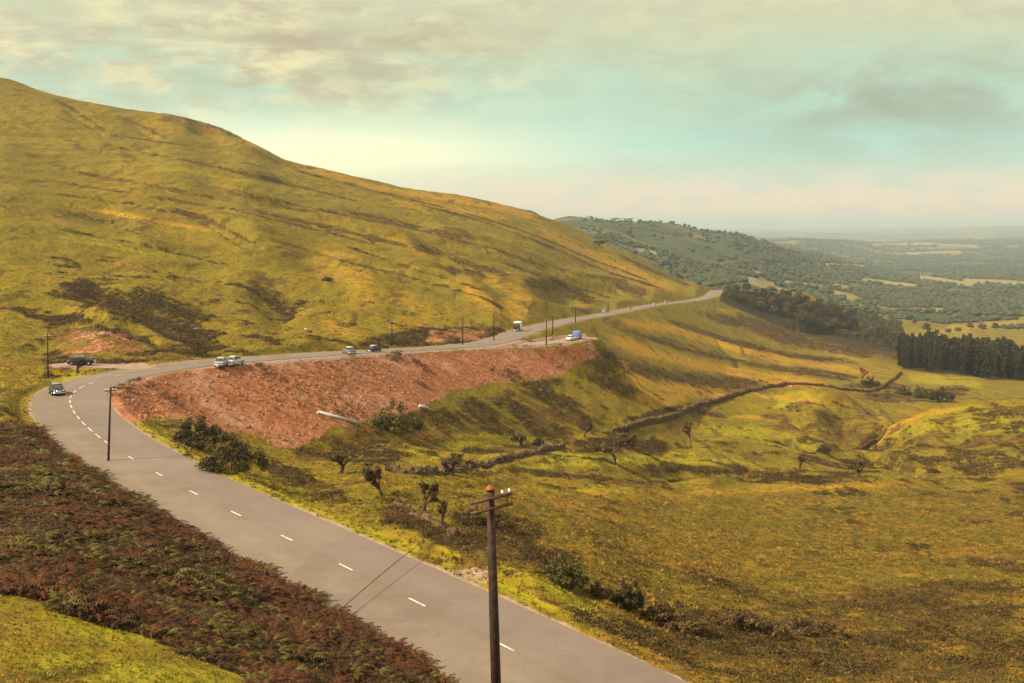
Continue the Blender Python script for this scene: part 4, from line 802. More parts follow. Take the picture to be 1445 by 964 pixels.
# conifer plantation
def conifer(seed):
    R = random.Random(seed); o = thing('conifer_tree', (0, 0, 0), '', 'tree'); mb = MB(); mb.tube([(0, 0, -.05), (0, 0, .5), (0, 0, .98)], [.018, .012, .003], 6)
    link('trunk', mb.mesh('trunk', M_bark), o); V = []; T = []
    for k in range(30):
        z = .06 + .92*k/30; rad = (.24 if seed % 2 else .34)*(1-z)**(.55 if seed % 2 else .38)+.02
        for j in range(13):
            a = R.uniform(0, 6.283); r = rad*R.uniform(.7, 1.1); d = Vector((math.cos(a), math.sin(a), 0)); n_ = Vector((-d.y, d.x, 0))
            zz = z + R.uniform(-.02, .02); tip = d*r + Vector((0, 0, zz-.03)); b0 = d*r*.15 + Vector((0, 0, zz+.02))
            m_ = (tip+b0)/2; V += [tuple(b0), tuple(m_ + n_*.035 + Vector((0, 0, .012))), tuple(tip), tuple(m_ - n_*.035 - Vector((0, 0, .012)))]
            cc = np.array([(0.034, 0.026, 0.010), (0.048, 0.032, 0.012), (0.026, 0.022, 0.009)][R.randrange(3)])*R.uniform(.7, 1.4); T += [cc]*4
    V = np.array(V); link('crown', leaf_mesh('crown', V, np.arange(len(V)).reshape(-1, 4), np.array(T)), o); return o
cp = [conifer(200+i) for i in range(4)]; used = set(); cs_ = []
R = random.Random(9)
while len(cs_) < 130:
    u = R.uniform(1270, 1475); v = np.interp(u, [1270, 1385, 1475], [519, 534, 541]) - 26*R.random()**.8 
    p = hit(u, v)
    if all((p[0]-q[0])**2 + (p[1]-q[1])**2 > 14 for q in cs_): cs_.append((p[0], p[1], p[2]))
for (x, y, z) in cs_:
    i = R.randrange(4); o = cp[i] if i not in used else copy_tree(cp[i]); used.add(i); h = R.uniform(12.5, 18.5)*np.interp(x/y*F+UC, [1270, 1300, 1400], [.82, 1, 1.05])
    o.location = (x, y, z); o.scale = (h*1.1, h*1.1, h); o.rotation_euler = (0, 0, R.uniform(0, 6.28))
    tag(o, 'dark conifer packed tightly in the square plantation at the right edge', 'tree', 'conifers of the dark plantation')

# ------------------------------------------------------------------ telegraph poles
def pole(u, v, H, r, label, arms=1, lean=0.0, top_cap=True, dist=None, armlen=1.5, rz=0.2, ins=4):
    if dist is None: p = hit(u, v)
    else:
        x = (u-UC)/F*dist; p = np.array([x, dist, gz(x, dist)])
    o = thing('telegraph_pole', (p[0], p[1], p[2]), label, 'telegraph pole', 'telegraph poles along the road', rz)
    o.rotation_euler = (0, lean, 0)
    mb = MB(); mb.tube([(0, 0, -.8), (0, 0, H*.5), (0, 0, H)], [r*1.15, r, r*.82], 12); mb.build('shaft', M_pole, o, True)
    cb = MB(); cb.tube([(0, 0, H-.01), (0, 0, H+.05), (0, 0, H+.16)], [r*1.05, r*1.0, r*.25], 12); cb.build('cap', M_cap, o)
    ca_, sa_ = math.cos(rz), math.sin(rz); Rz = Matrix.Rotation(rz, 3, 'Z') @ Matrix.Rotation(-.10 if arms == 2 else 0, 3, 'Y')
    for a in range(arms):
        z = H - .28 - a*.34; ab = MB(); ab.box((0, 0, 0), (armlen, .09, .09)); 
        ab.v = [tuple(Rz @ Vector(q) + Vector((-.11*sa_*-1, -.14, z))) for q in ab.v]; ab.build('crossarm', M_arm, o)
        if a == 0:
            for k in range(ins):
                xx = ([.27, .44, -.30, -.44] if arms == 2 else [-.44, -.2, .2, .44])[k]*armlen if k < 4 else 0
                ib = MB(); ib.tube([(xx, 0, .04), (xx, 0, .10)], [.015, .015], 6); ib.tube([(xx, 0, .08), (xx, 0, .12), (xx, 0, .17), (xx, 0, .21)], [.05, .055, .04, .015], 8)
                ib.v = [tuple(Rz @ Vector(q) + Vector((.11*sa_, -.14, z))) for q in ib.v]; ib.build('insulator', M_porc, o, True)
    if arms == 2:
        for xx in (-.36*armlen, .36*armlen):
            sb = MB(); sb.tube([(xx, 0, -.32), (xx, 0, 0.02)], [.02, .02], 6); sb.v = [tuple(Rz @ Vector(q) + Vector((.11*sa_, -.15, H-.29))) for q in sb.v]; sb.build('brace', M_arm, o)
    return o
dn = 39.0; gzn = float(gz((698-UC)/F*dn, dn)); Hn = -(691-VH)/F*dn - gzn
pole(699+4, None, Hn, .165, 'nearest thick dark telegraph pole with two crossarms, standing in front of the road', 2, -0.030, dist=dn, armlen=1.55, rz=.42, ins=2)
for (u, v, hp, lab, ln) in [(153, 651, 104, 'dark telegraph pole on the bracken edge by the inside of the bend', .03), (68, 534, 62, 'dark telegraph pole at the left edge behind the bend', -.02),
    (280, 502, 40, 'faint thin telegraph pole above the road near two stopped grey cars', 0), (553, 489, 36, 'thin telegraph pole by the brown cutting behind the black car', 0),
    (653, 487, 40, 'thin telegraph pole before the red cut bank above the road', .0), (697, 481, 40, 'thin telegraph pole just left of the lorry', .0),
    (771, 487, 36, 'thin telegraph pole at the gravel layby edge', .0), (780, 472, 28, 'thin telegraph pole between the road and the layby pole', .0), (812, 455, 22, 'very faint telegraph pole beside the road past the lorry', 0), (858, 442, 17, 'tiny telegraph pole near the distant blue car', 0)]:
    p = hit(u, v); pole(u, v, hp*p[1]/F, max(.10, p[1]*.00030+.05), lab, 1, ln, rz=.5, armlen=1.1)
# hanging cable
a_ = hit(478, 874); b_ = hit(652, 752)
cb = MB(); pts = []
A0 = Vector((a_[0], a_[1], a_[2]+.4)); B0 = Vector((b_[0], b_[1], b_[2]+1.1))
for i in range(25):
    t = i/24; q = A0.lerp(B0, t); pts.append((q.x, q.y, q.z + 2.2*4*t*(1-t)*0.0 - .9*4*t*(1-t)*.0))
# clear the road surface: the cable is strung just above it
for i in range(25):
    x, y, z = pts[i]; pts[i] = (x, y, max(z, float(gz(x, y))+.5) + .25*math.sin(math.pi*i/24))
cb.tube(pts, .024, 5); cbl = cb.build('cable', M_pole); tag(cbl, 'dark slack cable strung slantwise across the near road', 'cable')

# ------------------------------------------------------------------ vehicles
def loft(sections):
    """sections: list of rings [(x,y,z)...] of equal length"""
    mb = MB(); n = len(sections[0]); v = [p for s in sections for p in s]
    q = [(i*n+k, i*n+(k+1) % n, (i+1)*n+(k+1) % n, (i+1)*n+k) for i in range(len(sections)-1) for k in range(n)]
    mb.add(v, q); mb.add(sections[0], [], [(0, k+1, k) for k in range(1, n-1)]); mb.add(sections[-1], [], [(0, k, k+1) for k in range(1, n-1)]); return mb
def ringx(x, w, z0, z1, e=.18):
    return [(x, -w, z0), (x, -w, z0+(z1-z0)*.55), (x, -w*(1-e*.3), z0+(z1-z0)*.85), (x, -w*(1-e), z1), (x, w*(1-e), z1), (x, w*(1-e*.3), z0+(z1-z0)*.85), (x, w, z0+(z1-z0)*.55), (x, w, z0)]
def car(loc, rz, col, roof, label, pitch=0, scale=1.0, estate=False):
    o = thing('parked_car' if 'parked' in label or 'stopped' in label else 'car', tuple(loc), label, 'car', 'cars on and beside the road', rz); o.scale = (scale,)*3
    mp = flatmat('car_paint', col, .42, .3, .06, 1.5); mrf = mp if roof is None else flatmat('car_roof_paint', roof, .3, .5, .06, 1.5)
    prof_ = [(-2.10, .62, .42, .72), (-2.02, .74, .32, .84), (-1.6, .79, .28, .92), (-1.1, .80, .26, .95), (-.4, .81, .26, .96), (.5, .81, .26, .96), (.95, .79, .26, .95), (1.5, .76, .28, .90), (1.95, .70, .32, .82), (2.08, .60, .40, .70)]
    loft([ringx(x, w, a, b) for x, w, a, b in prof_]).build('body', mp, o, True)
    bk = -1.95 if estate else -1.45
    gl = loft([ringx(bk, .62, .92, .96, .2), ringx(bk+.38, .66, .92, 1.34, .22), ringx(-.1, .67, .92, 1.38, .2), ringx(.42, .66, .92, 1.35, .2), ringx(.98, .62, .90, .96, .2)])
    gl.build('windows', M_glass, o, True)
    loft([[(bk+.33, -.54, 1.33), (bk+.33, -.44, 1.40), (bk+.33, .44, 1.40), (bk+.33, .54, 1.33)], [(-.3, -.57, 1.38), (-.3, -.45, 1.47), (-.3, .45, 1.47), (-.3, .57, 1.38)], [(.45, -.54, 1.34), (.45, -.44, 1.40), (.45, .44, 1.40), (.45, .54, 1.34)]]).build('roof', mrf, o, True)
    for s in (-1, 1):
        pb = MB()
        for xa, za, xb, zb in ((.45, 1.36, .95, .94), (-.15, 1.38, -.15, .94), (bk+.36, 1.36, bk+.02, .94)):
            pb.tube([(xa, s*.56, za), (xb, s*.655, zb)], .035, 5)
        pb.build('window_pillar', mp, o)
    for x in (-1.25, 1.25):
        for s in (-1, 1):
            wb_ = MB(); wb_.tube([(x, s*.66, .31), (x, s*.80, .31)], .31, 16); w_ = wb_.build('wheel', M_rub, o)
            hb = MB(); hb.tube([(x, s*.79, .31), (x, s*.82, .31)], [.17, .13], 12); hb.build('hubcap', M_chrome, w_)
    for s in (-1, 1):
        hb = MB(); hb.tube([(1.98, s*.52, .66), (2.10, s*.52, .66)], [.12, .09], 12); hb.build('headlight', M_lamp, o, True)
        tb = MB(); tb.box((-2.08, s*.55, .64), (.08, .12, .16)); tb.build('tail_lamp', M_red, o)
    for x in (2.14, -2.15):
        bb = MB(); bb.box((x, 0, .42), (.09, 1.45, .12)); bb.build('bumper', M_chrome, o)
    gb_ = MB(); gb_.box((2.07, 0, .60), (.05, .66, .2)); gb_.build('grille', M_chrome, o)
    return o
def road_near(u, v, off=0.0):
    """spot on the carriageway seen at (u, v), with the road's heading"""
    p = hit(u, v); i = int(np.argmin(np.hypot(road[:, 0]-p[0], road[:, 1]-p[1]))); i = min(max(i, 1), len(road)-2)
    t = road[i+1]-road[i-1]; h = math.atan2(t[1], t[0]); return p, h, road[i, 2]
GREY = (0.30, 0.29, 0.27); SILV = (0.52, 0.52, 0.49); BLK = (0.018, 0.014, 0.016); WHT = (0.75, 0.72, 0.66); BLUE = (0.10, 0.19, 0.36)
def oncar(u, v, col, roof, label, flip=False, d=0.0, onroad=True, **k):
    p, h, zr = road_near(u, v); z = zr if onroad else float(gz(p[0], p[1]))+.12
    return car((p[0], p[1], z), h + (math.pi if flip else 0) + d, col, roof, label, **k)
oncar(80, 557, (0.03, 0.03, 0.035), (0.26, 0.25, 0.25), 'dark saloon with grey roof coming round the bend at the left edge', flip=True, d=.25)
p = hit(115, 516); car((p[0], p[1], p[2]+.10), .15, (0.02, 0.016, 0.02), (0.16, 0.16, 0.19), 'parked dark saloon on the gravel pull-in behind the small tree', scale=1.0)
p = hit(312.5, 517.5); car((p[0], p[1], float(gz(p[0], p[1]))+.1), 1.62, GREY, (0.50, 0.50, 0.46), 'stopped grey car beside the red slope, left of the two together')
p = hit(331, 515.5); car((p[0], p[1], float(gz(p[0], p[1]))+.1), 1.28, SILV, None, 'stopped silver car beside the red slope, right of the two together')
oncar(492.5, 499.5, (0.14, 0.13, 0.12), (0.62, 0.58, 0.55), 'small pale-roofed car driving behind the black saloon', d=.8)
oncar(528, 496.8, BLK, (0.48, 0.44, 0.44), 'long black saloon with pale roof on the road above red embankment')
p = hit(806, 481); car((p[0], p[1], p[2]+.14), 1.1, WHT, None, 'parked white car in the gravel layby beside the blue van')
oncar(852, 440.5, (0.16, 0.28, 0.42), (0.3, 0.42, 0.55), 'tiny pale blue car far along the road', d=.2)
oncar(923, 431, (0.35, 0.33, 0.36), None, 'tiny grey car far along the road, left of the distant pair')
oncar(939, 428.5, (0.42, 0.20, 0.22), None, 'tiny reddish car far along the road, right of the distant pair')
oncar(888, 436.5, (0.45, 0.06, 0.05), None, 'tiny red car between the blue car and the distant pair')
def van(loc, rz, cab, box, label, name, L=5.2, H=2.5, cat='van'):
    o = thing(name, tuple(loc), label, cat, None, rz); mc = flatmat('cab_paint', cab, .35, .4, .06); mb_ = flatmat('box_paint', box, .5, .3, .1)
    b = MB(); b.box((-.7, 0, .45+(H-.45)/2+.05), (L-1.6, 1.95, H-.5)); bo = b.build('box_body', mb_, o)
    bv = bo.modifiers.new('b', 'BEVEL'); bv.width = .12; bv.segments = 3
    loft([ringx(L/2-1.52, .93, .40, H*.88, .1), ringx(L/2-1.0, .93, .40, H*.88, .12), ringx(L/2-.6, .92, .40, H*.56, .06), ringx(L/2, .86, .45, H*.50, .1)]).build('cab', mc, o, True)
    w = MB(); w.add([(L/2-.96, -.72, H*.84), (L/2-.58, -.76, H*.585), (L/2-.58, .76, H*.585), (L/2-.96, .72, H*.84)], [(0, 1, 2, 3)]); w.v = [(x+.03, y, z+.03) for x, y, z in w.v]; w.build('windscreen', M_glass, o)
    for s in (-1, 1):
        w = MB(); w.box((L/2-1.2, s*.935, H*.70), (.5, .02, H*.2)); w.build('side_window', M_glass, o)
        hb = MB(); hb.tube([(L/2-.02, s*.6, .7), (L/2+.05, s*.6, .7)], .12, 10); hb.build('headlight', M_lamp, o)
        tb = MB(); tb.box((.9-L/2-.62, s*.8, .75), (.06, .14, .2)); tb.build('tail_lamp', M_red, o)
        for x in (L/2-.9, -L/2+1.1):
            wb_ = MB(); wb_.tube([(x, s*.72, .40), (x, s*.95, .40)], .40, 16); w_ = wb_.build('wheel', M_rub, o)
            hb = MB(); hb.tube([(x, s*.94, .40), (x, s*.97, .40)], [.2, .15], 10); hb.build('hubcap', M_chrome, w_)
    bb = MB(); bb.box((L/2+.05, 0, .42), (.1, 1.7, .14)); bb.build('bumper', M_chrome, o)
    return o
p, h, zr = road_near(727, 468); i = int(np.argmin(abs(road[:, 1]-p[1])))
van((road[i, 0]-1.9, road[i, 1], road[i, 2]), h+math.pi, (0.035, 0.022, 0.02), (0.74, 0.68, 0.50), 'small lorry with cream box body and dark cab coming down the road', 'lorry', 4.8, 2.7, 'lorry')
p = hit(815, 479.5); van((p[0], p[1]+1, p[2]+.14), 1.35, (0.10, 0.14, 0.34), (0.14, 0.20, 0.42), 'parked small blue van at the far end of the gravel layby', 'parked_van', 4.0, 2.15)

# ------------------------------------------------------------------ walls, stones, pipe
def rough_stone(R, s):
    t = (1+5**.5)/2; v = [(-1, t, 0), (1, t, 0), (-1, -t, 0), (1, -t, 0), (0, -1, t), (0, 1, t), (0, -1, -t), (0, 1, -t), (t, 0, -1), (t, 0, 1), (-t, 0, -1), (-t, 0, 1)]
    f = [(0,11,5),(0,5,1),(0,1,7),(0,7,10),(0,10,11),(1,5,9),(5,11,4),(11,10,2),(10,7,6),(7,1,8),(3,9,4),(3,4,2),(3,2,6),(3,6,8),(3,8,9),(4,9,5),(2,4,11),(6,2,10),(8,6,7),(9,8,1)]
    m_ = Matrix.Rotation(R.uniform(0, 6), 3, (R.random(), R.random(), R.random()+.1)); sc = (s*R.uniform(.7, 1.3), s*R.uniform(.7, 1.2), s*R.uniform(.5, .9))
    return [tuple(m_ @ Vector((p[0]*sc[0], p[1]*sc[1], p[2]*sc[2]))*.53) for p in v], f
def wall(px, label, H=1.3, W_=.7, seed=1, mat=None, dens=1.0, gap=0.0):
    R = random.Random(seed); pts = []
    for a in px:
        p = hit(*a) if len(a) == 2 else (a[1], a[2]); pts.append((p[0], p[1], 0))
    path = resample(pts, 1.0); mb = MB(); core = []
    # core: an irregular bank of packed stone; outer stones laid on faces and top
    for i in range(len(path)):
        x, y = path[i, 0], path[i, 1]; a = path[max(i-1, 0)]; b = path[min(i+1, len(path)-1)]; t = Vector((b[0]-a[0], b[1]-a[1], 0)).normalized(); n = Vector((t.y, -t.x, 0))
        h = H*(.85 + .12*math.sin(i*.37+seed)*math.cos(i*.11) + R.uniform(-.08, .08)) * (0.45 if R.random() < gap else 1); z = float(gz(x, y))
        core.append([(x+n.x*k*W_, y+n.y*k*W_, z+hh) for k, hh in ((-.62, -.5), (-.48, h*.55), (-.34, h*.92), (.34, h*.92), (.48, h*.55), (.62, -.5))])
        for k in range(int(4*dens)):
            s = R.uniform(.16, .34)*H/1.2; sv, f = rough_stone(R, s); side = R.choice([-1, 1, 0]); hh = R.uniform(.1, .95)*h if side else h*.95
            off = side*W_*(.62-.28*hh/h) + (0 if side else R.uniform(-.3, .3)*W_); q = Vector((x, y, z+hh)) + n*off + t*R.uniform(-.5, .5)
            mb.add([(q.x+p[0], q.y+p[1], q.z+p[2]) for p in sv], [], f)
    n = 6; b0 = len(mb.v); mb.v += [p for s in core for p in s]; mb.q += [(b0+i*n+k, b0+i*n+k+1, b0+(i+1)*n+k+1, b0+(i+1)*n+k) for i in range(len(core)-1) for k in range(n-1)]
    for e in (b0, b0+(len(core)-1)*n): mb.q += [(e, e+1, e+4, e+5), (e+1, e+2, e+3, e+4)]
    o = mb.build('dry_stone_wall', mat or M_stone); tag(o, label, 'stone wall'); return o
wall([('world', 23.4, 258), ('world', 31, 275), ('world', 42, 303), ('world', 53, 338), ('world', 63, 367), ('world', 78, 402), ('world', 95, 430), (1108, 543)], 'long dark dry stone wall climbing to the right across the valley', 1.5, 1.1, 1, dens=2.2)
wall([(660, 662), (700, 655), (740, 646), (770, 637), (795, 633)], 'brown dry stone wall between two green fields in the valley bottom', 1.2, 1.0, 2, dens=2.2)
wall([(545, 664), (590, 670), (625, 668), (660, 662)], 'tumbled wall under bushes at the left of the valley bottom', 1.0, 1.1, 3, gap=.3)
wall([(1109, 543), ('world', 128, 476), ('world', 146, 487), ('world', 167, 512), (1272, 527)], 'low dark boundary wall curving behind the knolls to the plantation', 1.3, 1.0, 4, gap=.1)
wall([(560, 712), (580, 724), (604, 735), (622, 746), (640, 757)], 'short tumbled rubble wall with pale stones above the verge', .5, .7, 5, gap=.6)
wall([(1190, 556), ('world', 117, 365), (1262, 598)], 'thin dark fence-like wall along the crest of the middle knoll', .6, .4, 6)
wall([(1250, 608), (1232, 622), (1214, 634)], 'dark eroded stone edge of the gully between the two knolls', .9, .6, 7)
wall([('world', 78, 281), ('world', 87, 277), ('world', 93, 270), (1310, 668)], 'low dark bank wall at the far edge of the meadow', .6, .6, 8, gap=.4)
def boulder(u, v, s, label, mat, seed):
    p = hit(u, v); R = random.Random(seed); sv, f = rough_stone(R, s); mb = MB(); mb.add(sv, [], f); o = mb.build('boulder', mat); o.location = (p[0], p[1], p[2]+s*.3)
    sb = o.modifiers.new('s', 'SUBSURF'); sb.levels = sb.render_levels = 1; tag(o, label, 'boulder')
boulder(432, 466, .55, 'pale boulder lying alone on the golden hillside above the road', M_conc, 1)
boulder(437, 469, .6, 'smaller dark boulder beside the pale one on the hillside', M_stone, 2)
boulder(1096, 560, .5, 'tiny white rock on the left knoll top', M_conc, 3)
boulder(1116, 546, .5, 'tiny white rock at the upper end of the long wall', M_conc, 7)
boulder(972, 508, .5, 'tiny white rock on the dark band of the slope', M_conc, 4)
boulder(763, 552, .5, 'pale rock in the scrub under the end of the red embankment', M_pale, 5)
boulder(853, 557, .5, 'pale rock in the brown scrub near the golden field', M_pale, 6)
boulder(449, 584, .45, 'pale broken rock at the upper end of the white pipe', M_conc, 8)
a_ = hit(458, 586); b_ = hit(503, 600); mb = MB(); mb.tube([(a_[0]-1, a_[1], a_[2]+.5), (b_[0], b_[1], b_[2]+.45)], .27, 14)
o = mb.build('drain_pipe', M_conc, None, True); tag(o, 'pale concrete drain pipe lying at the foot of the red embankment', 'pipe')
a_ = hit(592, 576); b_ = hit(604, 579); mb = MB(); mb.tube([(a_[0], a_[1], a_[2]+.4), (b_[0], b_[1], b_[2]+.4)], .3, 10)
o = mb.build('pipe_end', M_conc, None, True); tag(o, 'short white pipe stub at the embankment toe right of the long pipe', 'pipe')

# ------------------------------------------------------------------ ground plants and stones nobody could count
def lut(arr, x, y):
    u = x/y*F+UC; fu = np.interp(u, UG, np.arange(NU)); fk = np.interp(np.log(y), lnD, np.arange(NR)); return arr[np.clip(np.rint(fu).astype(int), 0, NU-1), np.clip(np.rint(fk).astype(int), 0, NR-1)]
def scatter(mask, n, ymin, ymax, umin=-60, umax=1500, power=1.0, seed=1, thr=.5, noise=0.0, edge=0.15):
    """random spots on the ground where mask is high; density falls off with distance**power"""
    R = np.random.default_rng(seed); X_ = []; Y_ = []; tot = 0
    for _ in range(60):
        k = n*2; q = R.random(k); e = 2-power
        y = (ymin**e + q*(ymax**e-ymin**e))**(1/e) if abs(e) > 1e-6 else ymin*(ymax/ymin)**q
        u = R.uniform(umin, umax, k); x = (u-UC)/F*y
        m = lut(mask, x, y) + noise*fbm(x/6, y/6, seed, 3) > thr + .5*(R.random(k)-.5)*.6
        m &= lut(ROADD, x, y) > edge
        X_.append(x[m]); Y_.append(y[m]); tot += m.sum()
        if tot >= n: break
    x = np.concatenate(X_)[:n]; y = np.concatenate(Y_)[:n]; return x, y, gz(x, y)
def instance_np(tv, x, y, z, s, rot, R):
    """tv (k,3) template; returns (n*k,3)"""
    c_, s_ = np.cos(rot)[:, None], np.sin(rot)[:, None]; S = s[:, None]
    X_ = (tv[None, :, 0]*c_ - tv[None, :, 1]*s_)*S + x[:, None]; Y_ = (tv[None, :, 0]*s_ + tv[None, :, 1]*c_)*S + y[:, None]
    return np.stack([X_, Y_, tv[None, :, 2]*S + z[:, None]], -1)
# bracken
def frond_template(seed):
    R = random.Random(seed); V = []; 
    for f in range(6):
        a = f*1.047 + R.uniform(-.4, .4); d = np.array([math.cos(a), math.sin(a), 0]); n = np.array([-d[1], d[0], 0]); L = R.uniform(.75, 1.15); prev = None
        for k in range(8):
            t = k/8; t2 = (k+1)/8; c0 = d*L*t*.85 + np.array([0, 0, .15+L*(.95*t-.75*t*t)]); c1 = d*L*t2*.85 + np.array([0, 0, .15+L*(.95*t2-.75*t2*t2)])
            w = .30*L*(1-t)**.8*(0.35 if k == 0 else 1)
            for s in (-1, 1): V += [c0, c1, c0*.4+c1*.6 + n*s*w + np.array([0, 0, -.05-R.random()*.05])]
    return np.array(V)
def grow(name, templates, x, y, z, s, cols, tri=True, seed=0, mat=None):
    R = np.random.default_rng(seed); which = R.integers(0, len(templates), len(x)); VV = []; TT = []
    for i, tv in enumerate(templates):
        m = which == i
        if not m.any(): continue
        v = instance_np(tv, x[m], y[m], z[m], s[m], R.uniform(0, 6.283, m.sum()), R); VV.append(v.reshape(-1, 3))
        per = 3 if tri else 4; nf = len(tv)//per
        var = 0.7 + 0.6*R.random((m.sum(), nf, 1)); hgt = tv[:, 2].reshape(nf, per).mean(1)
        c_ = cols[m][:, None, :]*var; TT.append(np.repeat(c_.reshape(-1, 3), per, 0))
    V = np.concatenate(VV); T = np.concatenate(TT)
    me = mesh_np(name, V, None if tri else np.arange(len(V)).reshape(-1, 4), mat or M_leaf, False, np.arange(len(V)).reshape(-1, 3) if tri else None)
    colattr(me, 'tint', T.astype(np.float32)); return link(name, me)
x, y, z = scatter(BANK, 15500, 33, 128, -110, 700, 0.9, 3, .55)
nn = fbm(x/5, y/5, 77, 3)[:, None]; R2 = np.random.default_rng(4); kk = R2.random((len(x), 1))
cols = np.where(kk < .50+nn*.9, np.array([[0.078, 0.026, 0.007]]), np.where(kk < .84+nn*.5, np.array([[0.044, 0.022, 0.007]]), np.array([[0.100, 0.080, 0.013]])))
o = grow('bracken', [frond_template(i) for i in range(5)], x, y, z-.1, (.36+.85*R2.random(len(x))**1.6)*(1+.7*fbm(x/6, y/6, 91, 2)), cols, True, 5); tag(o, 'brown autumn bracken covering the near bank', 'bracken', kind='stuff')
# grass tufts
def tuft_template(seed, n=12, h=.20, spread=.20):
    R = random.Random(seed); V = []
    for k in range(n):
        a = R.uniform(0, 6.283); r = R.uniform(0, .12); b = np.array([math.cos(a)*r, math.sin(a)*r, -.04]); d = np.array([math.cos(a)*R.uniform(.3, 1), math.sin(a)*R.uniform(.3, 1), 0])*spread
        n_ = np.array([-math.sin(a+R.uniform(-1, 1)), math.cos(a), 0])*.035; hh = h*R.uniform(.6, 1.15)
        V += [b-n_, b+n_, b+d+np.array([0, 0, hh])]
    return np.array(V)
tus = [tuft_template(i) for i in range(6)]
gmask = np.clip(1 - BANK - rust*.8 - grav - dark, 0, 1)
x, y, z = scatter(gmask, 130000, 24, 520, -60, 1500, 1.2, 8, .5)
gr_ = lut(green, x, y)[:, None]; go_ = lut(gold, x, y)[:, None]; br_ = lut(brown, x, y)[:, None]; R2 = np.random.default_rng(14); kk = R2.random((len(x), 1)); nn = fbm(x/11, y/11, 5, 3)[:, None]
cols = np.where(kk + 1.6*nn < .42, np.array([[0.27, 0.130, 0.014]]), np.array([[0.165, 0.122, 0.010]])); cols = np.where(kk*.6 - nn > .55, np.array([[0.10, 0.085, 0.011]]), cols); cols = np.where(kk > .88, np.array([[0.36, 0.22, 0.028]]), cols)
cols = np.where(gr_ > .45, np.array([[0.185, 0.158, 0.011]])*(0.6+.7*kk), cols); cols = np.where(br_ > .4, np.array([[0.11, 0.062, 0.014]]), cols)
o = grow('moor_grass', tus, x, y, z, (.55+.9*R2.random(len(x))**2)*np.clip(y/75, .5, 1), cols, True, 6); tag(o, 'tussocky olive and golden moor grass', 'grass', kind='stuff')
def mound_template(seed, n=34):
    R = np.random.default_rng(seed); d = R.normal(size=(n, 3)); d[:, 2] = abs(d[:, 2]); d /= np.linalg.norm(d, axis=1)[:, None]; p = d*np.array([.8, .8, .5])*(.6+.4*R.random((n, 1)))
    a = R.normal(size=(n, 3)); a /= np.linalg.norm(a, axis=1)[:, None]; b = np.cross(a, d); l = .13; return np.stack([p-a*l, p-b*l*.6, p+a*l, p+b*l*.6], 1).reshape(-1, 3)
# rushes: darker, taller tussocks dotted over the meadow
x, y, z = scatter(np.clip(meadow + brown*.6 - BANK - rust, 0, 1), 16000, 60, 420, 380, 1500, 1.1, 18, .50, 1.2)
kk = R2.random((len(x), 1)); cols = np.where(kk < .5, np.array([[0.095, 0.082, 0.011]]), np.where(kk < .8, np.array([[0.19, 0.100, 0.015]]), np.array([[0.06, 0.045, 0.011]])))*(.7+.7*R2.random((len(x), 1)))
o = grow('rushes', [mound_template(30+i, 22) for i in range(4)], x, y, z-.08, .28+.38*R2.random(len(x)), cols, False, 7); tag(o, 'dark rush tussocks dotted over the rough meadow', 'rushes', kind='stuff')
# heather and low scrub
scm = np.clip(brown*1.1 - rust, 0, 1)
x, y, z = scatter(scm, 11000, 230, 900, 0, 1500, 0.75, 28, .66, .7); x2, y2, z2 = scatter(scm, 14000, 62, 330, 0, 1500, 0.9, 29, .46, 1.0)
x, y, z = np.concatenate([x, x2]), np.concatenate([y, y2]), np.concatenate([z, z2])
kk = R2.random((len(x), 1)); cols = np.where(kk < .55, np.array([[0.068, 0.036, 0.012]]), np.where(kk < .85, np.array([[0.052, 0.038, 0.012]]), np.array([[0.11, 0.075, 0.018]])))
o = grow('heather', [mound_template(i) for i in range(5)], x, y, z, (.30+.60*R2.random(len(x)))*np.clip(y/150, .8, 1.6), cols, False, 9); tag(o, 'low brown heather and bracken scrub in the hollows', 'heather', kind='stuff')
# loose stones on the embankment
x, y, z = scatter(rust, 4200, 130, 330, 60, 900, 0.8, 38, .6, edge=1.5); R3 = random.Random(3); V = []; Tn = []; b0 = 0
for i in range(len(x)):
    s = .06 + .26*R3.random()**4; sv, f = rough_stone(R3, s); V += [(p[0]+x[i], p[1]+y[i], p[2]+z[i]+s*.1) for p in sv]; Tn += [(a+b0, b+b0, c_+b0) for a, b, c_ in f]; b0 += 12
M_rub2 = flatmat('red_rubble', (0.33, 0.145, 0.080), .95, .1, .5, .7)
o = link('loose_stones', mesh_np('loose_stones', V, None, M_rub2, False, Tn)); tag(o, 'loose reddish stones strewn over the embankment', 'stones', kind='stuff')

# distant woods and hedges
def blob_template(seed):
    R = random.Random(seed); V = []
    t = (1+5**.5)/2; v = np.array([(-1, t, 0), (1, t, 0), (-1, -t, 0), (1, -t, 0), (0, -1, t), (0, 1, t), (0, -1, -t), (0, 1, -t), (t, 0, -1), (t, 0, 1), (-t, 0, -1), (-t, 0, 1)])/1.9
    f = [(0,11,5),(0,5,1),(0,1,7),(0,7,10),(0,10,11),(1,5,9),(5,11,4),(11,10,2),(10,7,6),(7,1,8),(3,9,4),(3,4,2),(3,2,6),(3,6,8),(3,8,9),(4,9,5),(2,4,11),(6,2,10),(8,6,7),(9,8,1)]
    v = v*np.array([[R.uniform(.6, 1.35), R.uniform(.6, 1.35), R.uniform(.55, 1.1)] for _ in range(12)]); v[:, 2] = v[:, 2]*.8+.55
    return np.array([v[i] for tr in f for i in tr])
bt = [blob_template(i) for i in range(8)]
R4 = np.random.default_rng(44); XS = []; YS = []; SS = []
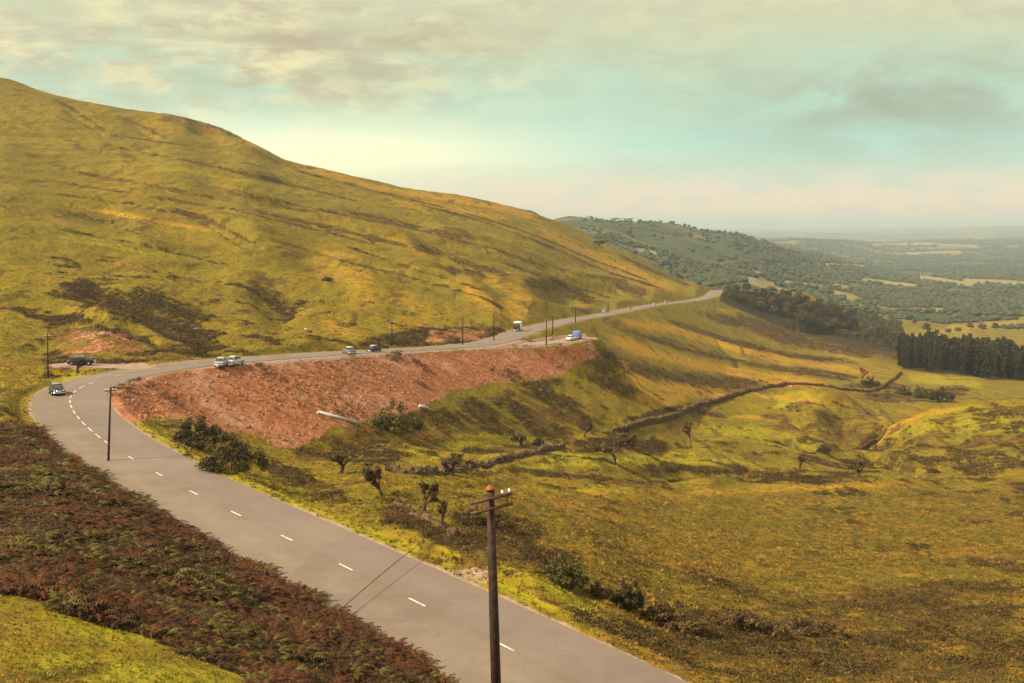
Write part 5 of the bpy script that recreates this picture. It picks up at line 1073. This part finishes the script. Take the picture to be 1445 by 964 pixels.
def clustered(n, u0, u1, y0, y1, scale, thr, size, seed):
    m = 0; 
    for _ in range(30):
        y = np.exp(R4.uniform(math.log(y0), math.log(y1), n)); u = R4.uniform(u0, u1, n); x = (u-UC)/F*y
        k = fbm(x/scale, y/scale, seed, 3) > thr; XS.append(x[k]); YS.append(y[k]); SS.append(size*(.6+.8*R4.random(k.sum()))); m += k.sum()
        if m > n: break
clustered(6500, 820, 1500, 1150, 2900, 140, .08, 2.6, 3)      # wooded flank of the far hill
clustered(1500, 930, 1500, 1400, 4500, 260, .20, 5.2, 4)
clustered(1300, 1040, 1500, 3500, 9000, 600, .22, 8, 6)
for _ in range(620):                                           # hedgerows
    y0 = math.exp(R4.uniform(math.log(1500), math.log(9500))); u0 = R4.uniform(980, 1500); x0 = (u0-UC)/F*y0; a = R4.choice([.35, .35+1.57])+R4.normal()*.25; L = R4.uniform(120, 420); n = int(L/(8+y0*.0012)); t = np.linspace(0, L, n)
    XS.append(x0+np.cos(a)*t+R4.normal(size=n)*1.5); YS.append(y0+np.sin(a)*t+R4.normal(size=n)*1.5); SS.append((3.2+y0*.0006)*(.5+1.0*R4.random(n)))
x = np.concatenate(XS); y = np.concatenate(YS); s = np.concatenate(SS); k = (y > 1100) & (y < 12000); x, y, s = x[k], y[k], s[k]; z = gz(x, y)
k = lut(FARGOLD, x, y) < .3; x, y, z, s = x[k], y[k], z[k], s[k]
k = ~((x/y*F+UC > 800) & (x/y*F+UC < 1075) & (y > 1900) & (R4.random(len(x)) < .75)); x, y, z, s = x[k], y[k], z[k], s[k]
kk = R4.random((len(x), 1)); cols = np.where(kk < .5, np.array([[0.036, 0.048, 0.018]]), np.where(kk < .8, np.array([[0.055, 0.060, 0.020]]), np.array([[0.070, 0.055, 0.020]])))
o = grow('distant_woods', bt, x, y, z, s, cols, True, 10); tag(o, 'distant woods and hedgerows on the far hillside and plain', 'woods', kind='stuff')

# ------------------------------------------------------------------ haze
zlo = float(ZG.min())-40; zhi = float(max(ZG.max(), 20))+12
mb = MB(); mb.box((0, 14400, (zlo+zhi)/2), (34000, 31400, zhi-zlo)); me = mb.mesh('haze', None)
mh = bpy.data.materials.new('haze_air'); mh.use_nodes = True; nt_ = mh.node_tree
for n in list(nt_.nodes): nt_.nodes.remove(n)
pv = nt_.nodes.new('ShaderNodeVolumePrincipled'); om = nt_.nodes.new('ShaderNodeOutputMaterial'); nt_.links.new(pv.outputs[0], om.inputs['Volume'])
pv.inputs['Color'].default_value = (0.78, 0.90, 0.93, 1); pv.inputs['Density'].default_value = 0.000095; pv.inputs['Anisotropy'].default_value = 0.2
me.materials.append(mh); tag(link('haze', me), 'pale haze filling the valley air', 'haze', kind='stuff')
